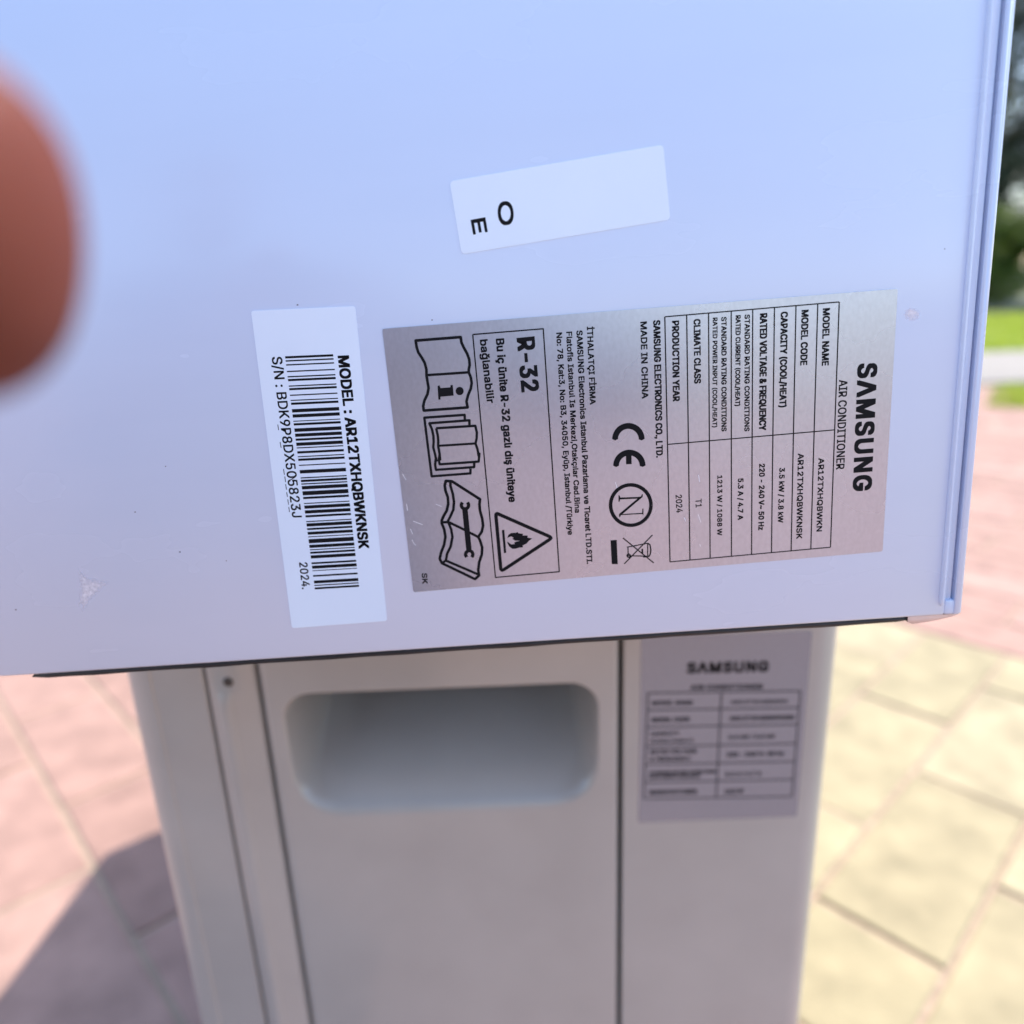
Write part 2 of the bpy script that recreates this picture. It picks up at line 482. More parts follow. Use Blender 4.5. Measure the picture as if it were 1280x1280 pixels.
# ------------------------------------------------------------------ flat print
GL = json.loads('''{" ":[188,[]],"&":[448,[[197,-7,150,-2,110,12,78,34,54,62,39,96,34,133,37,163,47,189,63,213,85,235,140,279,216,335,237,352,255,375,260,389,262,405,258,427,245,445,226,457,201,461,184,459,168,453,155,444,145,431,139,416,137,399,139,380,145,363,169,327,204,284,438,0,364,0,171,231,121,293,102,319,87,344,78,370,75,398,79,430,91,458,109,481,134,499,165,510,200,513,235,510,266,499,290,482,308,459,320,433,324,404,322,382,315,362,305,342,291,325,256,293,154,217,128,195,110,174,100,154,97,131,100,108,109,87,124,70,143,57,166,49,193,46,223,50,251,59,278,75,301,95,321,121,336,151,346,186,349,224,408,224,405,180,397,144,385,115,371,92,345,62,333,47,305,23,271,7,234,-3]]],"(":[273,[[89,207,92,264,101,324,114,384,132,441,153,494,177,539,236,539,212,485,191,428,174,370,161,313,154,258,151,207,154,161,160,115,172,67,188,16,209,-38,236,-96,177,-96,139,-21,111,55,95,131]]],")":[273,[[37,-96,64,-37,86,18,102,69,113,116,120,162,122,207,119,258,112,313,99,370,82,428,62,485,37,539,97,539,121,494,142,441,159,384,173,323,181,264,184,207,178,130,161,53,134,-22,97,-96]]],",":[188,[[38,-119,68,71,137,71,84,-119]]],"-":[453,[[337,244,337,188,114,188,114,244]]],".":[188,[[95,-4,78,-1,63,9,53,24,50,41,53,59,63,73,78,83,95,87,113,83,128,73,138,59,141,41,138,24,128,9,113,-1]]],"/":[249,[[235,533,71,-76,14,-76,178,533]]],"0":[453,[[227,-7,174,1,130,24,95,62,69,113,53,178,48,254,53,330,69,395,95,447,130,484,174,508,227,516,279,508,323,484,358,447,384,395,400,330,405,254,400,178,384,113,359,62,323,24,279,1],[227,50,261,56,290,74,313,103,330,144,340,194,344,254,340,314,330,365,313,405,290,435,261,453,227,460,192,453,163,435,140,405,123,365,113,314,109,254,113,194,123,144,140,103,163,74,192,56]]],"1":[453,[[76,0,76,55,391,55,391,0],[276,509,276,0,212,0,212,448,86,358,86,427,198,509]]],"2":[453,[[64,0,64,47,234,229,282,282,299,305,311,327,318,348,320,371,317,397,308,419,293,436,273,449,250,457,224,460,196,457,172,447,153,433,139,413,130,390,127,362,66,362,71,405,86,442,111,473,143,496,182,511,225,516,268,511,306,497,337,474,361,445,376,411,381,372,378,345,371,318,357,290,336,259,267,180,153,60,389,57,389,0]]],"3":[453,[[218,-7,173,-3,133,10,98,30,70,57,52,91,44,132,109,132,115,107,126,87,144,71,165,59,191,52,219,50,248,53,275,61,297,74,315,93,325,116,329,145,326,172,316,196,299,217,275,234,242,244,201,248,157,248,157,299,288,448,70,452,70,509,372,509,372,461,211,278,211,289,264,288,308,276,344,253,371,222,387,186,393,145,387,103,370,66,344,36,309,12,266,-2]]],"4":[453,[[40,105,40,158,247,509,311,509,109,166,413,163,413,105],[282,0,282,121,282,146,282,318,343,318,343,0]]],"5":[453,[[221,-7,178,-2,140,11,108,32,83,60,66,93,60,130,122,130,127,108,138,89,154,73,173,60,196,52,221,50,250,53,276,64,298,82,314,104,324,131,328,162,324,193,314,221,297,244,275,262,248,273,218,277,192,275,167,268,145,258,128,246,67,253,96,509,366,509,366,452,151,452,134,301,155,315,178,325,203,331,229,334,263,330,294,321,321,306,345,285,364,260,379,231,388,199,391,163,385,117,369,76,343,41,309,15,268,-1]]],"7":[453,[[97,0,323,448,62,452,62,509,391,509,391,449,165,0]]],"8":[453,[[226,-7,178,-2,136,11,101,33,74,62,57,96,52,135,55,166,65,195,81,220,101,241,125,256,153,265,119,282,93,308,76,342,70,380,75,417,90,450,114,477,146,498,184,511,226,516,269,511,306,498,337,477,361,450,377,417,382,380,376,342,359,308,333,282,300,267,327,256,351,241,372,220,387,195,397,166,401,135,395,96,378,62,352,33,317,11,275,-2],[226,49,258,52,285,60,307,74,323,91,333,113,337,139,333,165,322,189,305,208,283,223,256,232,226,235,196,232,169,223,147,208,130,189,119,165,115,139,119,113,129,91,145,74,167,60,195,52],[226,290,252,292,274,300,293,313,307,330,316,351,319,376,316,399,308,420,294,437,275,449,252,457,226,460,200,457,177,449,159,437,145,420,136,399,133,376,136,351,145,330,159,313,178,300,201,292]]],"9":[453,[[226,516,271,510,310,494,343,468,368,434,384,393,389,347,385,309,373,270,350,224,315,168,200,0,130,0,301,248,307,248,299,234,287,221,273,210,257,202,238,196,218,195,175,199,137,214,106,237,83,269,68,307,64,352,69,397,85,436,110,469,143,494,182,510],[226,460,199,457,174,446,154,429,138,407,129,381,125,352,129,322,138,295,154,274,174,257,199,247,226,243,254,247,279,257,299,273,314,295,324,321,327,350,324,381,314,407,299,429,279,446,254,457]]],":":[188,[[95,-4,78,-1,63,9,53,24,50,41,53,59,63,73,78,83,95,87,113,83,128,73,138,59,141,41,138,24,128,9,113,-1],[95,271,78,274,63,284,53,299,50,316,53,334,63,349,78,359,95,362,113,359,128,349,138,334,141,316,138,299,128,284,113,274]]],"A":[480,[[16,0,201,509,276,509,463,0,395,0,287,302,264,372,232,478,245,478,213,371,191,302,85,0],[110,142,110,199,370,199,370,142]]],"B":[456,[[60,0,60,509,241,509,289,504,329,491,359,469,381,442,394,410,398,374,395,344,387,320,373,301,356,286,336,275,315,267,315,262,339,257,363,245,385,227,402,203,414,173,418,136,413,100,400,67,377,39,344,18,301,4,247,0],[125,57,245,57,296,63,330,80,349,105,355,137,352,161,342,184,327,203,306,218,279,228,248,231,125,231],[125,285,238,285,265,288,288,296,308,309,323,326,333,348,336,372,330,403,313,429,283,446,240,452,125,452]]],"C":[510,[[267,-7,205,1,150,25,104,63,70,115,48,179,40,254,48,329,70,393,104,445,150,484,205,508,267,516,305,513,340,504,373,490,402,471,427,447,448,418,463,385,473,348,408,348,401,373,389,395,375,413,357,428,337,440,315,449,292,454,267,456,223,450,184,432,150,403,125,364,109,314,103,254,109,194,125,145,151,105,184,76,223,59,267,53,292,55,315,60,337,69,357,81,375,96,389,114,401,136,408,160,473,160,463,124,448,91,428,62,402,38,373,19,341,5,305,-4]]],"D":[502,[[219,0,96,0,96,57,215,57,272,63,318,81,354,110,379,149,394,198,399,255,394,312,379,361,354,399,320,428,275,446,221,452,93,452,93,509,225,509,294,501,353,478,399,441,433,391,455,329,462,255,455,181,433,119,398,68,351,31,291,8],[125,509,125,0,60,0,60,509]]],"E":[419,[[60,0,60,509,372,509,372,452,125,452,125,286,355,286,355,229,125,229,125,57,375,57,375,0]]],"F":[410,[[60,0,60,509,369,509,369,452,125,452,125,278,346,278,346,221,125,221,125,0]]],"G":[520,[[269,-7,205,1,149,25,104,64,69,116,47,179,40,254,47,329,69,393,103,445,149,484,203,508,265,516,304,513,340,504,374,489,403,469,429,445,449,416,465,384,474,349,408,349,399,372,387,393,373,411,356,427,337,439,315,448,291,454,265,456,222,450,183,432,150,404,125,364,109,314,103,254,109,194,125,145,151,105,184,76,224,59,269,53,309,57,345,71,374,93,396,123,410,160,415,202,434,199,283,199,283,256,478,256,478,200,471,141,451,91,419,50,377,19,326,0]]],"H":[517,[[60,0,60,509,125,509,125,289,392,289,392,509,457,509,457,0,392,0,392,232,125,232,125,0]]],"I":[300,[[31,0,31,57,118,57,118,452,31,452,31,509,269,509,269,452,183,452,183,57,269,57,269,0]]],"J":[396,[[185,-7,124,3,75,33,44,81,33,145,33,173,98,173,98,145,104,104,122,74,149,56,185,50,220,56,248,74,266,104,272,145,272,509,336,509,336,145,326,81,294,33,246,3]]],"K":[467,[[104,145,104,216,139,261,174,303,212,344,364,509,448,509,231,276],[60,0,60,509,125,509,125,334,124,225,125,193,125,0],[372,0,188,259,228,309,449,0]]],"L":[393,[[60,0,60,509,125,509,125,57,361,57,361,0]]],"M":[628,[[60,0,60,509,152,509,277,187,287,159,299,123,311,84,322,49,307,49,318,83,330,121,342,158,352,187,476,509,568,509,568,0,504,0,504,291,504,327,505,369,506,413,507,457,513,457,498,409,482,363,467,322,456,291,342,0,286,0,170,291,159,321,145,361,129,408,112,457,119,457,120,416,121,372,122,328,122,291,122,0]]],"N":[523,[[60,0,60,509,136,509,343,183,363,151,388,107,414,55,405,54,401,108,399,157,399,195,399,509,463,509,463,0,387,0,202,290,177,331,148,381,108,452,119,454,122,384,124,328,125,291,125,0]]],"O":[533,[[267,-7,205,1,150,25,105,63,70,115,48,179,40,254,48,329,70,393,105,445,150,484,205,508,267,516,329,508,384,484,429,445,464,393,486,329,493,254,486,179,464,115,429,63,384,25,329,1],[267,53,310,59,349,76,383,105,408,144,425,194,430,254,425,314,408,365,383,404,349,433,310,450,267,456,223,450,184,433,151,404,125,364,109,314,103,254,109,194,125,144,151,105,184,76,223,59]]],"P":[445,[[60,0,60,509,235,509,289,503,332,487,366,462,390,430,404,391,409,348,404,304,390,265,366,233,332,207,289,191,235,186,109,186,109,242,233,242,269,246,297,256,318,272,333,294,342,319,344,348,342,376,333,402,318,423,297,439,268,449,232,452,125,452,125,0]]],"Q":[533,[[245,159,313,159,369,85,384,65,468,-48,401,-48,346,27,331,46],[267,-7,205,1,150,25,105,63,70,115,48,179,40,254,48,329,70,393,105,445,150,484,205,508,267,516,329,508,384,484,429,445,464,393,486,329,493,254,486,179,464,115,429,63,384,25,329,1],[267,53,310,59,349,76,383,105,408,144,425,194,430,254,425,314,408,365,383,404,349,433,310,450,267,456,223,450,184,433,151,404,125,364,109,314,103,254,109,194,125,144,151,105,184,76,223,59]]],"R":[449,[[60,0,60,509,236,509,290,504,333,489,367,465,390,433,405,395,409,352,405,309,390,271,367,240,333,217,289,203,236,198,96,198,96,255,234,255,269,258,298,267,319,281,334,300,342,324,345,352,342,380,334,405,319,425,298,440,269,449,233,452,125,452,125,0],[353,0,230,229,303,229,428,0]]],"S":[447,[[224,-9,172,-4,128,9,91,31,64,60,46,96,38,137,104,137,110,110,123,88,142,71,166,59,194,52,224,49,257,52,286,60,311,74,329,92,341,114,346,139,342,161,332,179,316,193,296,205,245,222,184,239,128,260,86,289,60,326,52,372,58,413,75,448,102,476,138,498,180,511,227,516,275,511,316,498,351,476,377,449,394,415,401,378,337,378,326,412,302,437,267,453,225,459,194,456,167,448,145,435,129,418,118,398,115,376,119,352,131,334,148,319,169,308,212,293,264,279,312,264,336,252,359,238,379,220,395,198,405,171,408,139,403,99,386,64,360,34,323,11,278,-4]]],"T":[449,[[32,452,32,509,417,509,417,452,257,452,257,0,193,0,193,452]]],"U":[517,[[259,-8,203,-2,154,15,114,43,85,80,66,124,60,173,60,509,124,509,124,178,128,144,141,113,160,87,187,68,220,56,259,52,298,56,331,68,357,87,377,113,389,144,393,178,393,509,457,509,457,173,451,124,433,80,403,43,363,15,315,-2]]],"V":[480,[[204,0,16,509,84,509,192,206,215,137,248,31,235,31,267,138,290,206,395,509,463,509,278,0]]],"W":[686,[[155,0,16,509,82,509,163,196,175,145,187,94,197,40,189,40,200,94,211,145,224,196,306,509,380,509,462,196,474,145,486,94,497,40,488,40,499,94,510,145,523,196,603,509,670,509,530,0,455,0,368,323,351,391,336,475,350,475,335,395,318,323,230,0]]],"X":[474,[[18,0,217,284,217,236,29,509,104,509,178,400,204,361,223,329,243,292,232,292,252,329,272,361,298,400,374,509,446,509,259,239,259,287,456,0,382,0,292,129,268,165,250,195,230,231,244,231,225,196,206,166,182,129,91,0]]],"Y":[472,[[203,0,203,208,16,509,91,509,192,344,222,292,250,230,224,230,251,293,280,344,381,509,455,509,268,208,268,0]]],"a":[389,[[160,-9,126,-5,94,5,68,22,48,45,35,73,30,108,34,138,43,161,58,179,78,193,100,203,125,211,178,220,234,227,252,230,265,235,273,243,276,255,273,279,267,297,256,311,240,322,220,329,196,331,171,329,149,322,132,313,118,301,107,288,100,274,41,291,57,322,79,346,104,364,133,375,163,382,194,384,239,379,263,372,286,360,306,343,322,320,333,290,337,251,337,0,277,0,277,52,272,52,252,25,236,12,215,1,190,-6],[170,45,202,49,228,59,248,74,263,93,272,115,276,138,276,190,259,182,231,176,200,171,175,168,134,159,117,150,103,139,95,124,92,105,94,87,102,72,114,61,130,52,149,47]]],"b":[424,[[229,-8,198,-5,172,4,153,17,138,31,118,59,112,59,112,0,53,0,53,509,114,509,114,319,137,346,152,360,171,373,197,381,229,384,274,378,313,361,345,332,370,293,385,245,390,189,385,133,370,84,346,45,313,16,274,-2],[220,47,253,51,279,66,301,88,316,117,325,151,328,189,325,227,316,261,301,290,280,311,253,325,220,330,188,325,161,312,140,291,125,263,116,229,113,189,116,150,125,115,140,86,162,65,188,51]]],"c":[396,[[207,-8,159,-2,117,16,82,46,56,85,40,133,34,187,40,243,56,291,82,330,117,360,159,378,207,384,234,383,260,377,284,368,305,356,324,341,340,322,353,301,362,277,303,262,290,289,270,311,242,325,207,330,173,325,145,310,124,287,108,258,99,224,96,187,99,151,108,117,124,89,145,66,173,51,207,46,243,52,271,66,292,89,304,117,363,102,354,78,341,56,325,37,306,21,285,9,261,-1,235,-6]]],"d":[424,[[195,-8,151,-2,111,16,79,45,55,84,39,133,34,189,39,245,55,293,79,332,112,361,151,378,196,384,228,381,253,373,272,360,287,346,306,319,311,319,311,509,372,509,372,0,313,0,313,59,307,59,287,31,272,17,252,4,227,-5],[205,47,236,51,263,65,284,86,299,115,309,150,312,189,309,229,300,263,284,291,263,312,237,325,205,330,172,325,145,311,124,290,108,261,99,227,96,189,99,151,109,117,124,88,145,66,172,51]]],"e":[404,[[212,-8,161,-2,117,16,82,46,56,85,40,132,34,187,39,242,55,290,81,329,115,359,157,378,205,384,236,382,266,374,294,361,319,341,341,315,357,282,368,242,371,194,371,169,75,169,75,221,338,221,310,202,307,237,298,269,283,294,263,314,237,326,205,330,173,326,146,313,125,294,109,270,99,241,96,211,96,178,100,139,110,106,128,80,151,61,179,50,212,46,234,48,254,53,271,61,285,73,297,88,306,105,365,91,353,63,335,39,311,19,283,4,249,-5]]],"f":[254,[[228,379,228,327,6,327,6,379],[81,0,81,432,84,461,96,486,113,505,135,519,161,527,187,530,222,527,243,521,227,468,215,472,195,474,171,470,154,460,145,443,142,419,142,0]]],"g":[425,[[207,-151,168,-148,134,-140,105,-127,82,-110,64,-91,51,-69,101,-41,122,-66,136,-78,154,-88,178,-95,207,-97,249,-92,282,-75,304,-47,311,-6,311,68,306,68,287,41,272,28,252,16,227,8,195,5,152,10,113,27,80,53,55,90,39,136,34,191,39,246,55,293,80,332,112,361,152,378,196,384,228,382,253,373,273,360,288,346,308,319,313,319,313,379,372,379,372,-9,367,-54,350,-90,324,-117,291,-136,251,-147],[205,59,237,63,264,75,285,95,300,121,309,154,312,193,309,231,300,264,285,291,264,312,237,325,205,330,172,325,145,312,124,290,109,262,99,229,96,193,99,155,109,123,124,96,145,76,172,63]]],"i":[167,[[53,0,53,379,114,379,114,0],[84,443,67,446,54,455,44,468,41,483,44,499,54,512,67,521,84,524,100,521,114,512,123,499,126,483,123,468,114,455,100,446]]],"k":[381,[[110,137,110,212,121,212,284,379,360,379,184,199,177,199],[53,0,53,509,114,509,114,0],[294,0,148,186,191,229,372,0]]],"l":[189,[[139,-2,101,3,74,20,58,47,53,84,53,509,114,509,114,99,115,77,120,62,130,54,146,52,160,53,170,54,181,3,162,-1]]],"m":[610,[[53,0,53,379,112,379,112,295,118,323,132,346,151,363,172,376,195,384,219,386,257,380,287,361,309,331,321,295,312,295,322,321,337,343,357,361,381,375,407,383,437,386,468,383,497,372,522,354,541,328,553,296,557,255,557,0,496,0,496,254,490,289,473,313,447,326,419,330,395,328,374,320,358,307,345,290,338,270,335,247,335,0,274,0,274,260,269,288,253,311,229,326,199,330,178,328,158,320,140,307,126,289,117,266,114,238,114,0]]],"n":[410,[[114,227,114,0,53,0,53,379,112,379,112,287,102,287,124,332,152,362,187,379,227,384,264,380,295,369,321,349,341,321,353,285,357,240,357,0,296,0,296,235,290,275,273,304,246,323,210,329,184,326,161,317,141,303,126,283,117,257]]],"o":[415,[[207,-8,159,-2,117,16,82,46,56,85,40,133,34,187,40,243,56,291,82,330,117,360,159,378,207,384,256,378,299,360,333,330,359,291,376,243,381,187,376,133,359,85,333,46,299,16,256,-2],[207,46,242,51,270,66,292,89,307,117,316,151,319,187,316,224,307,258,292,287,270,310,242,325,207,330,173,325,145,310,124,287,108,258,99,224,96,187,99,151,108,117,124,89,145,66,173,51]]],"p":[424,[[53,-143,53,379,112,379,112,319,118,319,137,346,152,360,171,373,197,381,229,384,274,378,313,361,345,332,370,293,385,245,390,189,385,133,370,84,346,45,313,16,274,-2,229,-8,198,-5,173,4,153,17,138,31,118,59,114,-143],[220,47,253,51,279,66,301,88,316,117,325,151,328,189,325,227,316,261,301,290,280,311,253,325,220,330,188,325,161,312,140,291,125,263,116,229,113,189,116,150,125,115,140,86,162,65,188,51]]],"r":[259,[[53,0,53,379,112,379,112,321,130,347,152,367,181,380,213,385,229,384,243,384,243,322,230,324,207,326,182,323,159,315,140,301,126,284,117,262,114,237,114,0]]],"s":[365,[[182,-8,145,-5,112,3,84,18,62,38,45,63,36,94,94,107,105,79,124,60,150,49,181,45,217,50,244,62,262,81,268,103,265,121,254,136,237,147,212,155,149,170,104,186,72,208,53,237,47,274,51,305,65,332,87,354,115,370,149,381,187,384,223,381,254,372,279,358,299,339,314,316,324,290,268,277,258,298,243,316,219,328,187,333,156,329,131,317,114,299,109,277,112,258,124,243,144,232,172,223,229,209,275,194,306,171,325,142,331,107,326,75,312,47,290,24,260,6,223,-5]]],"t":[227,[[204,379,204,327,6,327,6,379],[65,471,126,471,126,98,128,76,136,61,150,53,170,50,185,51,202,54,213,2,192,-3,168,-4,125,2,92,21,72,52,65,93]]],"u":[410,[[182,-5,146,-1,115,11,89,31,69,59,57,95,53,139,53,379,114,379,114,144,119,105,137,75,164,56,200,50,226,53,249,62,268,77,283,97,293,122,296,153,296,379,357,379,357,0,298,0,298,92,307,92,286,47,257,17,222,0]]],"v":[389,[[163,0,17,379,84,379,165,155,187,87,206,21,184,21,203,87,224,155,305,379,371,379,226,0]]],"y":[389,[[47,-139,61,-86,71,-87,88,-90,104,-89,118,-84,130,-74,141,-58,151,-36,163,-1,17,379,84,379,165,155,187,87,206,21,184,21,202,87,224,155,305,379,371,379,204,-58,191,-85,177,-107,159,-124,139,-136,117,-143,91,-145,65,-143]]],"z":[380,[[42,0,42,46,254,320,48,323,48,379,333,379,333,331,126,60,339,56,339,0]]],"~":[453,[[52,150,55,188,66,218,82,240,103,255,127,263,151,266,175,264,197,256,220,241,246,221,275,198,286,193,299,192,318,196,332,207,341,226,344,253,400,253,397,215,386,185,370,163,349,148,326,139,301,137,276,139,254,148,232,162,207,182,177,204,166,209,154,210,136,207,121,196,111,178,108,150]]],"Ç":[510,[[267,-7,205,1,150,25,104,63,70,115,48,179,40,254,48,329,70,393,104,445,150,484,205,508,267,516,305,513,340,504,373,490,402,471,427,447,448,418,463,385,473,348,408,348,401,373,389,395,375,413,357,428,337,440,315,449,292,454,267,456,223,450,184,432,150,403,125,364,109,314,103,254,109,194,125,145,151,105,184,76,223,59,267,53,292,55,315,60,337,69,357,81,375,96,389,114,401,136,408,160,473,160,463,124,448,91,428,62,402,38,373,19,341,5,305,-4],[228,-146,228,-110,268,-110,284,-109,294,-105,300,-98,302,-88,300,-77,294,-71,284,-67,268,-66,240,-66,251,13,283,13,283,-3,283,-33,312,-37,332,-47,344,-64,348,-88,343,-114,328,-132,304,-143,269,-146]]],"ç":[396,[[207,-8,159,-2,117,16,82,46,56,85,40,133,34,187,40,243,56,291,82,330,117,360,159,378,207,384,234,383,260,377,284,368,305,356,324,341,340,322,353,301,362,277,303,262,290,289,270,311,242,325,207,330,173,325,145,310,124,287,108,258,99,224,96,187,99,151,108,117,124,89,145,66,173,51,207,46,243,52,271,66,292,89,304,117,363,102,354,78,341,56,325,37,306,21,285,9,261,-1,235,-6],[169,-143,169,-107,210,-107,226,-106,236,-102,241,-95,243,-84,241,-74,236,-67,226,-63,210,-62,182,-62,192,16,224,16,224,0,224,-29,253,-34,273,-44,285,-61,289,-85,284,-111,270,-129,245,-139,210,-143]]],"ü":[410,[[182,-5,146,-1,115,11,89,31,69,59,57,95,53,139,53,379,114,379,114,144,119,105,137,75,164,56,200,50,226,53,249,62,268,77,283,97,293,122,296,153,296,379,357,379,357,0,298,0,298,92,307,92,286,47,257,17,222,0],[277,443,261,446,248,455,239,468,236,483,239,499,248,512,261,520,277,523,292,520,305,512,314,499,317,483,314,468,305,455,292,446],[133,443,118,446,104,455,96,468,93,483,96,499,104,512,118,520,133,523,149,520,162,512,170,499,173,483,170,468,162,455,149,446]]],"ğ":[425,[[207,-151,168,-148,134,-140,105,-127,82,-110,64,-91,51,-69,101,-41,122,-66,136,-78,154,-88,178,-95,207,-97,249,-92,282,-75,304,-47,311,-6,311,68,306,68,287,41,272,28,252,16,227,8,195,5,152,10,113,27,80,53,55,90,39,136,34,191,39,246,55,293,80,332,112,361,152,378,196,384,228,382,253,373,273,360,288,346,308,319,313,319,313,379,372,379,372,-9,367,-54,350,-90,324,-117,291,-136,251,-147],[205,59,237,63,264,75,285,95,300,121,309,154,312,193,309,231,300,264,285,291,264,312,237,325,205,330,172,325,145,312,124,290,109,262,99,229,96,193,99,155,109,123,124,96,145,76,172,63],[205,433,178,436,155,446,135,461,119,481,109,504,106,529,151,529,154,508,166,491,183,480,205,476,226,480,243,491,255,508,258,529,304,529,300,504,290,481,275,461,255,446,231,436]]],"İ":[300,[[31,0,31,57,118,57,118,452,31,452,31,509,269,509,269,452,183,452,183,57,269,57,269,0],[150,572,134,575,120,584,111,597,108,612,111,628,120,641,134,650,150,653,167,650,180,641,190,628,193,612,190,597,180,584,167,575]]],"ı":[167,[[53,0,53,379,114,379,114,0]]],"ş":[365,[[182,-8,145,-5,112,3,84,18,62,38,45,63,36,94,94,107,105,79,124,60,150,49,181,45,217,50,244,62,262,81,268,103,265,121,254,136,237,147,212,155,149,170,104,186,72,208,53,237,47,274,51,305,65,332,87,354,115,370,149,381,187,384,223,381,254,372,279,358,299,339,314,316,324,290,268,277,258,298,243,316,219,328,187,333,156,329,131,317,114,299,109,277,112,258,124,243,144,232,172,223,229,209,275,194,306,171,325,142,331,107,326,75,312,47,290,24,260,6,223,-5],[147,-143,147,-107,188,-107,204,-106,214,-102,219,-95,221,-84,219,-74,214,-67,204,-63,188,-62,160,-62,170,16,202,16,202,0,202,-29,231,-34,251,-44,263,-61,267,-85,262,-111,248,-129,223,-139,188,-143]]],"Λ":[480,[[16,0,201,509,276,509,463,0,395,0,287,302,264,372,232,478,245,478,213,371,191,302,85,0]]]}''')
CAP = 509.0
tri_cache = {}
def glyph_tris(ch):
    if ch in tri_cache: return tri_cache[ch]
    cs = GL[ch][1]
    if not cs:
        tri_cache[ch] = ([], []); return tri_cache[ch]
    def area(c): return sum(c[i] * c[(i + 3) % len(c)] - c[(i + 2) % len(c)] * c[i + 1] for i in range(0, len(c), 2)) / 2
    def within(x, y, c):
        q = False
        for i in range(0, len(c), 2):
            x0, y0, x1, y1 = c[i], c[i + 1], c[(i + 2) % len(c)], c[(i + 3) % len(c)]
            if (y0 > y) != (y1 > y) and x < (x1 - x0) * (y - y0) / (y1 - y0) + x0: q = not q
        return q
    sgn = math.copysign(1, area(max(cs, key=lambda c: abs(area(c)))))
    outs = [c for c in cs if area(c) * sgn > 0]; holes = [c for c in cs if area(c) * sgn <= 0]
    vs, fs = [], []
    for o_ in outs:                                # overlapping strokes of a letter are filled one by one
        cu = bpy.data.curves.new('glyph', 'CURVE'); cu.dimensions = '2D'; cu.fill_mode = 'BOTH'
        for c in [o_] + [h_ for h_ in holes if within(h_[0], h_[1], o_)]:
            npt = len(c) // 2
            sp = cu.splines.new('POLY'); sp.points.add(npt - 1); sp.use_cyclic_u = True
            for i in range(npt): sp.points[i].co = (c[2 * i] / CAP, c[2 * i + 1] / CAP, 0, 1)
        ob = bpy.data.objects.new('glyph', cu); COL.objects.link(ob)
        dg = bpy.context.evaluated_depsgraph_get()
        me = ob.evaluated_get(dg).to_mesh()
        b0 = len(vs)
        vs += [(v.co.x, v.co.y) for v in me.vertices]; fs += [tuple(b0 + i for i in p.vertices) for p in me.polygons]
        ob.evaluated_get(dg).to_mesh_clear()
        bpy.data.objects.remove(ob); bpy.data.curves.remove(cu)
    tri_cache[ch] = (vs, fs)
    return tri_cache[ch]

class Print:
    """collects flat ink in a sheet's own millimetre frame (u right, v up); y is towards the reader"""
    def __init__(self): self.V, self.F, self.k = [], [], 0
    def add(self, pts, faces, lift=None):
        self.k += 1
        dz = (self.k % 40) * .0006
        b0 = len(self.V)
        self.V += [(p[0], p[1], dz) for p in pts]
        self.F += [tuple(b0 + i for i in f) for f in faces]
    def text(self, s, u0, v0, u1, v1, cap, bold, track=.01):
        pen, items, lo, hi = 0.0, [], 1e9, -1e9
        track = track * CAP
        for ch in s:
            vs, fs = glyph_tris(ch)
            if vs:
                lo = min(lo, pen / CAP + min(p[0] for p in vs)); hi = max(hi, pen / CAP + max(p[0] for p in vs))
                items.append((pen / CAP, vs, fs))
            pen += GL[ch][0] + track
        L = math.hypot(u1 - u0, v1 - v0)
        tx, ty = (u1 - u0) / L, (v1 - v0) / L
        nx, ny = -ty, tx
        # bold = wanted stem width as a share of the cap height; drawn by overlapping shifted copies
        sx = (L - bold * cap) / (hi - lo - .127)
        d = max(0.0, bold * cap - .127 * sx)
        dy = max(0.0, .85 * bold * cap - .115 * cap)
        if d == 0: sx = L / (hi - lo)
        k = max(2, int(math.ceil(d / max(.1 * sx, 1e-6))) + 1)
        offs = [(i / (k - 1) - .5, j) for i in range(k) for j in ((-.5, 0, .5) if dy > .1 * cap else (-.5, .5))]
        for ox, oy in offs:
            for pen_, vs, fs in items:
                pts = []
                for x, y in vs:
                    a = (pen_ + x - lo) * sx + d / 2 + ox * d
                    b_ = y * (cap - dy) + dy / 2 + oy * dy
                    pts.append((u0 + tx * a + nx * b_, v0 + ty * a + ny * b_))
                self.add(pts, fs)
    def stroke(self, pts, w, closed=False):
        pts = [Vector(p) for p in pts]
        if closed: pts = pts + [pts[0]]
        for a, b_ in zip(pts, pts[1:]):
            t = (b_ - a)
            if t.length < 1e-6: continue
            t.normalize(); nn = Vector((-t.y, t.x)) * w / 2
            self.add([a - nn, b_ - nn, b_ + nn, a + nn], [(0, 1, 2, 3)])
        for p in (pts if closed else pts[1:-1]):
            self.add([(p.x + w / 2 * math.cos(i * math.pi / 4), p.y + w / 2 * math.sin(i * math.pi / 4)) for i in range(8)], [tuple(range(8))])
    def poly(self, pts):
        bm = bmesh.new()
        vs = [bm.verts.new((p[0], p[1], 0)) for p in pts]
        es = [bm.edges.new((vs[i], vs[(i + 1) % len(vs)])) for i in range(len(vs))]
        r = bmesh.ops.triangle_fill(bm, use_beauty=True, edges=es)
        bm.verts.index_update()
        vv = [(v.co.x, v.co.y) for v in bm.verts]; ff = [tuple(v.index for v in f.verts) for f in bm.faces]
        bm.free()
        self.add(vv, ff)
    def build(self, name, mat, parent, lift):
        """lift in mm above the y=0 face of the parent's frame"""
        V = [(u * .001, -(lift + dz) * .001, v * .001) for u, v, dz in self.V]
        return mesh_obj(name, V, self.F, mat, parent)

